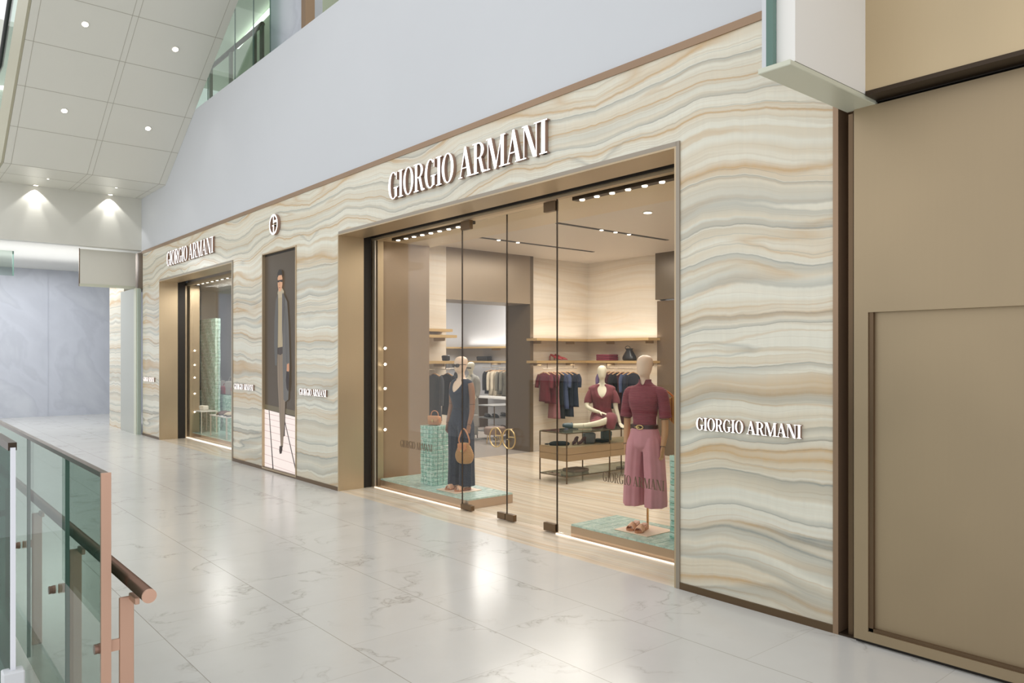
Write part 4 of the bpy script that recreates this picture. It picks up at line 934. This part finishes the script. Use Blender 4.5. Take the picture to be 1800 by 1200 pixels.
# ---- clothes on hangers
def garment(label, loc, rz, w_, L, sl, m, group, th=.045, flare=1.0, collar=False, cat='garment', name='hanging_garment', ph=0, trim=None):
    t = thing(name, label, cat, loc, rz, group)
    b = B(); P, R = smoothpath([(.012, 0, -.02), (.012, 0, .012), (0, 0, .020), (-.013, 0, .008), (-.012, 0, -.004)], [.003]*5, 3); tube(b, P, R, 6); tube(b, [(.012, 0, -.02), (0, 0, -.06)], .003, 6); obj('hanger_hook', b, SHINY, t)
    b = B(); tube(b, [(-w_/2*.95, 0, -.115), (-.05, 0, -.07), (0, 0, -.058), (.05, 0, -.07), (w_/2*.95, 0, -.115)], [.012, .011, .010, .011, .012], 8, 1.3); obj('hanger_bar', b, WOOD, t, True)
    b = B(); h = w_/2
    loft(b, [(-.075, .045, th*.5, 0, 0), (-.088, h*.5, th*.6, 0, 0), (-.115, h*.92, th*.8, 0, 0), (-.15, h, th, 0, 0), (-.26, h*.84, th*1.15, 0, 0), (-L*.55, h*.78*flare**.4, th*1.1, 0, 0), (-L*.8, h*.84*flare**.8, th*1.2, 0, 0), (-L, h*.88*flare, th*1.25, 0, 0)], 36, fold(6, .09, ph, 1.4), k=3)
    if sl:
        for sd in (-1, 1): P, R = smoothpath([(sd*h*.82, 0, -.12), (sd*h*1.04, 0, -.19), (sd*h*1.12, -.01, -.15-sl*.55), (sd*h*1.14, -.02, -.15-sl)], [.034, .036, .034, .032], 3); tube(b, P, R, 12, 1.35, up=(0, 1, 0))
    g_ = obj('garment_cloth', b, m, t, True)
    if collar:
        b = B(); loft(b, [(-.085, .06, th*.8, 0, 0), (-.05, .05, th*.75, 0, 0)], 20, None, (False, False)); o = obj('collar', b, trim or m, g_, True); q = o.modifiers.new('s', 'SOLIDIFY'); q.thickness = .006
    if trim:
        b = B(); box(b, -.008, .008, -th*1.32, -th*1.2, -L*.98, -.12); obj('placket', b, trim, g_)
    return t
def rod(name, label, p0, p1, up=.12, n=2):
    t = thing(name, label, 'clothes rail', p0); d = Vector(p1)-Vector(p0)
    b = B(); tube(b, [(0, 0, 0), d], .009, 10); obj('rail', b, SHINY, t, True)
    for i in range(n):
        q = d*(.12+.76*i/(n-1)); b = B(); tube(b, [q, q+Vector((0, 0, up))], .006, 8); obj('drop_rod', b, BRONZE_D, t)
    return t
# corner shelves (left leg runs along the left onyx wall, right leg along the back wall)
def cshelf(z, label, under, pts, name='wall_shelf'):
    t = thing(name, label, 'shelf', (-10.6, 10.9, z), 0, 'gold shelves in the onyx corner')
    b = B(); prism(b, [(x+10.6, y-10.9) for x, y in pts], 0, .045, 'xy'); obj('shelf_board', b, SHELFW, t)
    for x, y, ax in under:
        b = B()
        if ax == 'x': box(b, x+10.6, x+10.6+.22, y-10.9-.008, y-10.9+.008, -.05, 0)
        else: box(b, x+10.6-.008, x+10.6+.008, y-10.9-.22, y-10.9, -.05, 0)
        obj('bracket', b, BRONZE, t)
    return t
LS = [(-10.6, 9.28), (-10.25, 9.22), (-10.25, 10.52), (-8.75, 10.52), (-8.7, 10.9), (-10.6, 10.9)]
br = [(-10.6, 9.45, 'x'), (-10.6, 10.3, 'x'), (-9.9, 10.9, 'y'), (-8.95, 10.9, 'y')]
cshelf(2.045, 'upper gold corner shelf glowing against the onyx wall', br, LS)
cshelf(1.635, 'lower gold corner shelf carrying heels, folded knits and a black bag', br, LS)
rod('clothes_rail', 'short rail with burgundy and navy pieces left of the corner', (-10.3, 9.42, 1.535), (-10.3, 10.3, 1.535), .1)
rod('clothes_rail', 'rail with dark pieces on the back wall behind the seated mannequin', (-10.02, 10.68, 1.535), (-8.95, 10.68, 1.535), .1)
LG = 'garments on the rail left of the corner'
specs = [('burgundy short sleeve blouse, leftmost on the left corner rail', 9.46, .34, .60, .20, BURG, .3, 1.0), ('burgundy blouse second from left on the left corner rail', 9.60, .34, .64, .16, BURG, .3, 1.0),
         ('dusty mauve long dress on the left corner rail', 9.70, .32, .92, 0, MAUVED, .3, 1.15), ('black long dress in the middle of the left corner rail', 9.80, .32, .92, 0, BLACKC, .3, 1.2),
         ('slate blue blouse on the left corner rail', 9.92, .34, .75, .2, SLATE, .3, 1.0), ('dark navy dress right of the slate blouse on the left corner rail', 10.04, .32, .90, 0, NAVYD, .3, 1.1),
         ('navy short sleeve jacket, rightmost on the left corner rail', 10.16, .38, .72, .2, NAVY, .3, 1.0)]
for i, (lb, y, w_, L, sl, m, a, fl) in enumerate(specs): garment(lb, (-10.3, y, 1.53), 0, w_, L, sl, m, LG, .034, fl, ph=i)
RG = 'garments on the back wall rail'
specs = [('plum blouse, leftmost on the back wall rail', -9.93, .36, .66, .2, PLUM, 1.0, None), ('dark burgundy jacket second from left on the back wall rail', -9.82, .36, .72, .3, BURGD, 1.0, None),
         ('burgundy jacket with pale dotted edging on the back wall rail', -9.71, .36, .74, .3, BURGD, 1.0, BEIGE), ('black jacket in the middle of the back wall rail', -9.60, .36, .74, .3, BLACKC, 1.0, None),
         ('long dark burgundy gown on the back wall rail', -9.47, .34, 1.05, 0, BURGD, 1.15, None), ('slate blue blouse on the back wall rail', -9.35, .36, .72, .28, SLATE, 1.0, None),
         ('dark navy jacket, rightmost visible on the back wall rail', -9.23, .38, .80, .3, NAVYD, 1.0, None)]
for i, (lb, x, w_, L, sl, m, fl, tr) in enumerate(specs): garment(lb, (x, 10.66, 1.53), PI/2, w_, L, sl, m, RG, .034, fl, ph=i*1.3, trim=tr)
SZ = 1.6805
pump('left red high heel on the lower corner shelf', (-10.42, 9.86, SZ), 1.9, REDLEA, 'red heels on the corner shelf', 1.15)
pump('right red high heel on the lower corner shelf', (-10.42, 9.98, SZ), 2.0, REDLEA, 'red heels on the corner shelf', 1.15)
foldpile('%s burgundy folded knit in the stack of three on the lower corner shelf', -9.92, 10.72, SZ, .34, .26, 3, mat('burgundy_knit_fold', (120, 44, 62), .8), 0, 'stack of burgundy knits', .038)
bb = thing('drawstring_bag', 'shiny black drawstring bucket bag on the lower corner shelf', 'bag', (-9.36, 10.72, SZ))
bm = B(); loft(bm, [(0, .13, .08, 0, 0), (.03, .15, .10, 0, 0), (.08, .14, .09, 0, 0), (.15, .09, .06, 0, 0), (.20, .06, .045, 0, 0), (.225, .075, .055, .0, 0)], 30, fold(7, .1)); obj('pouch', bm, LEATHER, bb, True)
bm = B(); P, R = smoothpath([(-.04, -.03, .19), (-.06, -.05, .24), (0, -.05, .27), (.06, -.05, .24), (.04, -.03, .19)], [.006]*5); tube(bm, P, R, 8); obj('cord', bm, LEATHER, bb, True)

# left onyx wall shelves and rail beside the portal
t = thing('wall_shelf', 'topmost gold shelf on the onyx wall beside the grey room opening', 'shelf', (-10.5, 6.8, 2.16), 0, 'gold shelves beside the opening')
bm = B(); box(bm, 0, .30, -.35, .52, 0, .045); obj('shelf_board', bm, SHELFW, t)
t = thing('wall_shelf', 'middle gold shelf on the onyx wall beside the grey room opening', 'shelf', (-10.5, 6.8, 2.06), 0, 'gold shelves beside the opening')
bm = B(); box(bm, 0, .42, -.35, .52, 0, .045); obj('shelf_board', bm, SHELFW, t); bm = B(); box(bm, .0, .3, .35, .37, -.05, 0); obj('bracket', bm, BRONZE, t)
t = thing('wall_shelf', 'lowest gold shelf above the dark coat beside the grey room opening', 'shelf', (-10.5, 6.8, 1.64), 0, 'gold shelves beside the opening')
bm = B(); box(bm, 0, .38, -.35, .55, 0, .045); obj('shelf_board', bm, SHELFW, t); bm = B(); box(bm, .0, .3, .35, .37, -.05, 0); obj('bracket', bm, BRONZE, t)
rod('clothes_rail', 'rail with a dark coat on the onyx wall beside the grey room opening', (-10.25, 6.6, 1.545), (-10.25, 7.3, 1.545), .09)
garment('dark charcoal coat hanging alone beside the grey room opening', (-10.25, 7.0, 1.54), -.1, .44, .82, .42, CHAR, None, .06)
garment('black jacket partly behind the navy mannequin head', (-10.25, 7.26, 1.54), -.1, .40, .74, .4, BLACKC, None, .05)
dbag('mini_bag', 'small black bag at the end of the lowest shelf beside the opening', (-10.25, 7.22, 1.6855), .4, .12, .08, .09, LEATHER, None, False)

# ---- grey room furnishings
def gshelf(z, label, g):
    t = thing('wall_shelf', label, 'shelf', (-16.8, 12.4, z), 0, g)
    b = B(); prism(b, [(0, -5), (.35, -5), (.35, -.35), (5.9, -.35), (5.9, 0), (0, 0)], 0, .045, 'xy'); obj('shelf_board', b, SHELFW, t)
    for x in (1.6, 3.4): b = B(); box(b, x, x+.02, -.28, 0, -.05, 0); obj('bracket', b, BRONZE, t)
gshelf(1.97, 'upper gold wall shelf wrapping the grey back room', 'gold shelves of the grey room'); gshelf(1.60, 'lower gold wall shelf with bags in the grey back room', 'gold shelves of the grey room')
rod('clothes_rail', 'long rail of pale and dark jackets in the grey room', (-15.6, 12.14, 1.48), (-12.6, 12.14, 1.48), .12, 3)
GG = 'jackets on the long rail of the grey room'
gs = [(BLACKC, 'black jacket'), (BEIGE, 'cream jacket'), (BEIGE, 'cream knit jacket'), (OLIVE, 'taupe grey blazer'), (OLIVE, 'taupe grey knit coat'), (BEIGE, 'cream cardigan'), (BEIGE, 'beige overshirt'), (OLIVE, 'olive grey jacket'), (BLACKC, 'black fur trimmed jacket'), (BLACKC, 'black padded jacket')]
ordn = ['first', 'second', 'third', 'fourth', 'fifth', 'sixth', 'seventh', 'eighth', 'ninth', 'tenth']
for i, (m, nm) in enumerate(gs):
    x = -15.25+.17*i+(.12 if i > 4 else 0)
    garment('%s, %s from the left on the grey room rail' % (nm, ordn[i]), (x, 12.14, 1.475), PI/2, .42, .66+.04*(i % 3), .42, m, GG, .055, ph=i)
garment('black coat on the far left rail of the grey room', (-15.9, 11.6, 1.45), -.2, .42, .75, .4, BLACKC, None, .05)
rod('clothes_rail', 'short rail on the far left wall of the grey room', (-15.9, 11.2, 1.455), (-15.9, 12.0, 1.455), .14)
dbag('box_bag', 'black structured handbag on the lower shelf of the grey room', (-14.25, 12.2, 1.6455), 0, .36, .14, .24, LEATHER)
dbag('travel_bag', 'flat black hat-like bag on the lower shelf left of the black handbag', (-15.6, 12.2, 1.6455), 0, .42, .2, .12, LEATHER, None, False)
ct = thing('console_table', 'low white console under the rail in the grey room', 'table', (-14.1, 11.7, 0))
bm = B(); box(bm, -1.0, 1.2, -.2, .2, .74, .78); obj('tabletop', bm, mat('white_lacquer', (226, 224, 220), .3), ct)
for x in (-.98, 1.16): bm = B(); box(bm, x, x+.03, -.19, .19, 0, .74); obj('leg', bm, BRONZE_D, ct)
sh = thing('shoe_stand', 'open three tier shoe stand beside the grey mannequin', 'stand', (-12.75, 10.45, 0))
for z in (.16, .44, .70):
    bm = B(); box(bm, -.3, .3, -.45, .45, z, z+.02); obj('tier', bm, mat('grey_lacquer', (150, 150, 150), .3), sh)
for x in (-.3, .285):
    for y in (-.45, .435): bm = B(); box(bm, x, x+.015, y, y+.015, 0, .72); obj('leg', bm, BRONZE_D, sh)
def loafer(label, loc, rz, m, group):
    t = thing('loafer', label, 'shoe', loc, rz, group)
    b = B(); P, R = smoothpath([(0, .12, .05), (0, .04, .05), (0, -.04, .042), (0, -.13, .028)], [.036, .036, .04, .024]); tube(b, P, R, 14, .8, up=(1, 0, 0)); obj('upper', b, m, t, True)
    b = B(); prism(b, [(-.035, .15), (.035, .15), (.04, -.06), (.02, -.15), (-.02, -.15), (-.04, -.06)], 0, .018, 'xy'); obj('sole', b, BLACKC, t)
for i, (x, y) in enumerate(((-12.85, 10.15), (-12.65, 10.2), (-12.85, 10.6), (-12.65, 10.65))):
    w_ = ('front left', 'front right', 'rear left', 'rear right')[i]
    loafer('black loafer, %s on the top tier but one of the shoe stand' % w_, (x, y, .4605), 1.3, LEATHER, 'loafers on the shoe stand')
    loafer('brown loafer, %s on the bottom tier of the shoe stand' % w_, (x, y, .1805), 1.3, mat('brown_leather', (84, 56, 46), .4), 'loafers on the shoe stand')
# grey mannequin
arms3 = [dict(pts=[(.165, .01, 1.40), (.20, .015, 1.28), (.215, .0, 1.12), (.21, -.05, 1.0), (.19, -.11, .90)], d=(-.1, -.25, -1), n=(-1, 0, 0), curl=1.0, side=1),
         dict(pts=[(-.165, .01, 1.40), (-.20, .015, 1.28), (-.215, .02, 1.12), (-.22, .0, 1.0), (-.21, -.05, .88)], d=(0, -.15, -1), n=(1, 0, 0), curl=.5, side=-1)]
P3 = (-12.93, 9.75, .012)
mpl = B(); box(mpl, -.22, .22, -.22, .22, 0, .012); mpl = obj('base_plate', mpl, mat('steel_plate', (170, 168, 164), .3, .5), None, False, (-12.93, 9.75, 0)); tag(mpl, 'grey steel base plate under the cardigan mannequin', 'base plate')
m3 = mannequin('female_mannequin', 'pale mannequin in a long grey cardigan and sunglasses in the grey room', P3, .15, .925, SKIN_P, arms3, vox=.008)
s5 = .925
bm = B(); loft(bm, S_([(.45, .20, .16, 0, .01), (.7, .19, .15, 0, .01), (.9, .19, .14, 0, .005), (1.10, .155, .115, 0, 0), (1.27, .172, .138, 0, -.015), (1.34, .18, .125, 0, -.01), (1.40, .195, .1, 0, .006), (1.44, .165, .08, 0, .012), (1.48, .075, .07, 0, .012)], s5), 36, vneck(.15, .7), (True, False))
for sd in (-1, 1): P, R = smoothpath([(sd*.14*s5, .01, 1.40*s5), (sd*.195*s5, .014, 1.32*s5), (sd*.215*s5, .01, 1.12*s5), (sd*.21*s5, -.03, .97*s5)], [.062, .064, .058, .052]); tube(bm, P, R, 16)
obj('cardigan', bm, GREYC, m3, True)
bm = B()
for sd in (-1, 1): loft(bm, S_([(.80, .09, .11, sd*.088, .004), (.4, .08, .1, sd*.095, .01), (.1, .075, .1, sd*.095, .01)], s5), 24, fold(6, .04))
obj('trousers', bm, GREYC, m3, True)
bm = B(); tube(bm, [(-.07, -.06, 1.50), (-.03, -.093, 1.505), (.03, -.093, 1.505), (.07, -.06, 1.50)], .012, 8); obj('sunglasses', bm, LENS, m3)
tt = thing('tote_bag', 'large pale grey tote hanging from the hand of the cardigan mannequin', 'bag', (-12.72, 9.60, .30), .6)
bm = B(); loft(bm, [(0, .16, .06, 0, 0), (.02, .18, .07, 0, 0), (.14, .17, .06, 0, 0), (.25, .14, .035, 0, 0)], 24, fold(5, .04)); obj('bag_body', bm, LEATHER_G, tt, True)
bm = B(); P, R = smoothpath([(-.08, 0, .24), (-.08, -.01, .35), (-.02, 0, .46), (.03, 0, .46), (.08, 0, .35), (.08, 0, .24)], [.007]*6); tube(bm, P, R, 8); obj('handle', bm, LEATHER_G, tt, True)
ot = thing('stool', 'low round taupe stool on the grey room floor beside the tote', 'stool', (-12.05, 9.7, 0))
bm = B(); loft(bm, [(.18, .2, .2, 0, 0), (.20, .22, .22, 0, 0), (.30, .22, .22, 0, 0), (.33, .19, .19, 0, 0)], 28); obj('seat', bm, mat('taupe_seat', (140, 118, 104), .6), ot, True)
for a in (0, 2.1, 4.2): bm = B(); tube(bm, [(.14*math.cos(a), .14*math.sin(a), .19), (.17*math.cos(a), .17*math.sin(a), 0)], .01, 8); obj('leg', bm, GOLD, ot)

# ============================================================ lights you can see in the shop
def slotlight(x, y0, y1, lamps, label):
    t = thing('track_slot_light', label, 'ceiling light', (x, y0, 3.6), 0, 'black ceiling slots with small spots')
    b = B(); box(b, -.035, .035, 0, y1-y0, -.006, .0); obj('black_slot', b, DARK, t)
    for y in lamps: b = B(); tube(b, [(0, y-y0, -.014), (0, y-y0, -.006)], [.025, .03], 12); obj('spot_lamp', b, E_LAMP, t)
slotlight(-7.65, 7.26, 9.66, (8.15, 8.45, 8.75), 'black ceiling slot with spots nearer the wide window right side')
slotlight(-9.35, 7.0, 9.75, (7.6, 8.0), 'black ceiling slot with spots nearer the grey room')
downlight((-6.33, 7.6, 3.6), 0, .05, 'single white downlight in the shop ceiling right of the slots', None)
def track(x0, x1, n, y, z, label):
    z = z-.0
    t = thing('window_track_light', label, 'track light', (x0, y, z), 0, 'tracks of window spots')
    b = B(); box(b, 0, x1-x0, -.04, .04, -.036, .0); obj('housing', b, DARKM, t)
    for i in range(n):
        xx = (x1-x0)*(i+.5)/n; b = B(); tube(b, [(xx, 0, -.046), (xx, 0, -.036)], [.024, .028], 12, 1.0); obj('spot_lamp', b, E_LAMP, t)
track(-8.9, -7.15, 9, 5.42, 3.35, 'black track of small white spots over the navy mannequin')
track(-5.45, -3.65, 9, 5.42, 3.35, 'black track of small white spots over the ribbed top mannequin')
bm = B(); box(bm, -19.0, -12.7, 5.345, 6.5, 3.35, 3.5); struct('ceiling_far_window', bm, CEIL_IN)
track(-17.1, -13.0, 14, 5.42, 3.35, 'black track of small spots over the far narrow window')
for zs, x, y, g, w_ in (((1.88, 1.665, 1.34, 1.07, .787), -8.97, 5.3, 'jamb spots of the wide window', 'wide'), ((1.90, 1.59, 1.317, .97, .574), -17.08, 5.38, 'jamb spots of the far window', 'far')):
    for i, z in enumerate(zs):
        t = thing('jamb_spotlight', '%s from the top of the small jamb spots in the %s window' % (('first', 'second', 'third', 'fourth', 'lowest')[i], w_), 'spotlight', (x, y, z), 0, g)
        b = B(); tube(b, [(-.02, 0, .0), (.0, 0, .0), (.03, .0, -.014)], [.006, .008, .014], 10); obj('lamp_arm', b, STEEL, t)
        b = B(); tube(b, [(.026, 0, -.012), (.036, 0, -.017)], [.017, .019], 12); obj('lamp_lens', b, E_LAMP, t)
# glow above the shelves on the onyx walls
area('shelf_glow', (-10.42, 10.0, 2.11), (0, PI, 0), .12, 1.4, 2.6, (1, .92, .84)); area('shelf_glow', (-9.5, 10.75, 2.11), (PI, 0, 0), 1.6, .12, 2.6, (1, .92, .84))
area('shelf_glow', (-10.42, 10.0, 1.61), (0, 0, 0), .12, 1.3, 3, (1, .88, .74)); area('shelf_glow', (-9.5, 10.75, 1.61), (0, 0, 0), 1.6, .12, 3, (1, .88, .74))
area('shelf_glow', (-14, 12.25, 2.05), (PI, 0, 0), 5, .12, 16, (1, .97, .95)); area('shelf_glow', (-14, 12.25, 1.58), (0, 0, 0), 5, .12, 6, (1, .97, .95))

# ============================================================ far narrow window display
bm = B(); box(bm, -19.0, -12.7, 6.5, 6.6, .0, 3.5); struct('wall_far_window_back', bm, plaster('pinkish_back', (206, 194, 188), .5))
bm = B(); box(bm, -19.05, -19.0, 5.3, 6.6, 0, 3.5); box(bm, -19.0, -17.35, 5.3, 5.34, 0, 3.5); box(bm, -12.7, -12.65, 5.3, 6.6, 0, 3.5); struct('wall_far_window_side', bm, mat('blue_grey_side', (150, 158, 170), .5))
bm = B(); box(bm, -19.0, -12.7, 5.3, 6.5, -.01, .004); struct('floor_far_window', bm, mat('window_floor', (200, 206, 198), .3))
pedestal(-18.35, -16.95, 5.78, 5.9, 2.6, 'tall green glass brick screen at the left of the far window', 'green glass brick screens', m=GBLOCK_F, dz=.085)
pedestal(-17.6, -16.1, 5.95, 6.1, .92, 'wide low green glass brick screen in the far window', 'green glass brick screens', m=GBLOCK_F, dz=.085)
def ftable(x, y, w_, h, label):
    t = thing('display_stand', label, 'stand', (x, y, .1205), 0, 'white topped stands in the far window')
    b = B(); box(b, -w_/2, w_/2, -.18, .18, h-.13, h-.11); obj('tabletop', b, mat('white_lacquer', (226, 224, 220), .3), t)
    for a in (-w_/2, w_/2-.02):
        b = B(); box(b, a, a+.02, -.17, -.15, 0, h-.13); box(b, a, a+.02, .15, .17, 0, h-.13); obj('leg_pair', b, SHINY, t)
ftable(-17.0, 5.56, .66, .58, 'small white topped stand with a pale bag at left of the far window')
ftable(-15.6, 5.55, .95, .55, 'white topped stand with shoes at right of the far window')
dbag('pouch_bag', 'small pale pouch on the left stand of the far window', (-17.05, 5.56, .5925), .2, .26, .12, .10, mat('cream_leather', (236, 232, 220), .4), None, False)
for i, (x, m, c_) in enumerate(((-15.85, mat('brown_leather', (84, 56, 46), .4), 'brown'), (-15.68, mat('brown_leather', (84, 56, 46), .4), 'brown'), (-15.45, BEIGE, 'cream'), (-15.28, BEIGE, 'cream'))):
    loafer('%s loafer, %s of its pair on the right stand of the far window' % (c_, ('left', 'right')[i % 2]), (x, 5.55, .5625), .5, m, 'shoes in the far window')
for i, (x, m, c_) in enumerate(((-17.35, LEATHER_G, 'grey'), (-17.0, REDLEA, 'red'), (-16.65, LEATHER_G, 'pale grey'), (-16.3, REDLEA, 'small red'))):
    dbag('shoulder_bag', '%s shoulder bag, %s from the left on the low glass brick screen' % (c_, ordn[i]), (x, 6.02, .9235), .2, .28, .12, .30 if i % 2 == 0 else .18, m, 'bags on the low glass brick screen')
nk = thing('dark_dress_form', 'narrow dark blue garment hanging before the tall green glass brick screen', 'garment', (-17.75, 5.66, 1.95))
bm = B(); loft(bm, [(0, .03, .02, 0, 0), (-.06, .1, .04, 0, 0), (-.3, .1, .05, 0, 0), (-.95, .13, .06, 0, 0)], 20, fold(5, .1)); obj('garment_cloth', bm, NAVYD, nk, True)
bm = B(); tube(bm, [(0, 0, 0), (0, 0, 1.38)], .003, 6); obj('cord', bm, SHINY, nk)

# ============================================================ upper level details
ub = thing('upper_balustrade', 'glass balustrade with bronze handrail above the white wall at top', 'balustrade', (-14, 4.98, 5.99), 0)
bm = B(); box(bm, -5.0, 2.0, -.006, .006, .3, 2.6); obj('glass_pane', bm, GL_RAIL, ub)
bm = B()
for x in (-1.0, .42, 1.28, -2.2): box(bm, x-.006, x+.006, -.008, .008, .3, 2.6)
obj('pane_edge', bm, GL_EDGE, ub)
bm = B(); tube(bm, [(-5, .09, 1.38), (1.45, .09, 1.38)], .04, 12); obj('handrail', bm, HANDR, ub, True)
for x in (-1.1, -.03, 1.10, 1.42):
    bm = B(); box(bm, x-.05, x+.05, .07, .11, 0.01, 1.38); obj('post', bm, mat('post_bronze', (128, 118, 106), .4, .5), ub)
lm = B(); P, R = smoothpath([(-20, 7.4, 9.9), (-17, 7.2, 9.9), (-15, 7.4, 9.9), (-13.5, 8.2, 9.9), (-12.9, 8.7, 9.9)], [.05]*5, 6); tube(lm, P, R, 8)
tag(obj('curved_light_line', lm, E_LINE, None, True), 'curved white light line on the upper level ceiling', 'ceiling light')
for i, (y, z) in enumerate(((1.2, 9.2), (.2, 8.0), (2.0, 7.4))):
    lm = B(); tube(lm, [(-24.9, y-1.6, z), (-24.9, y+.4, z-.15)], .06, 8)
    tag(obj('light_line', lm, E_LINE, None, True), '%s straight white light line seen past the escalator glass' % ('topmost', 'middle', 'lowest')[i], 'ceiling light', 'light lines past the escalator')
bm = B(); box(bm, -11.0, -10.85, 5.05, 5.2, 6.0, 10); struct('trim_25', bm, BRONZE_B)
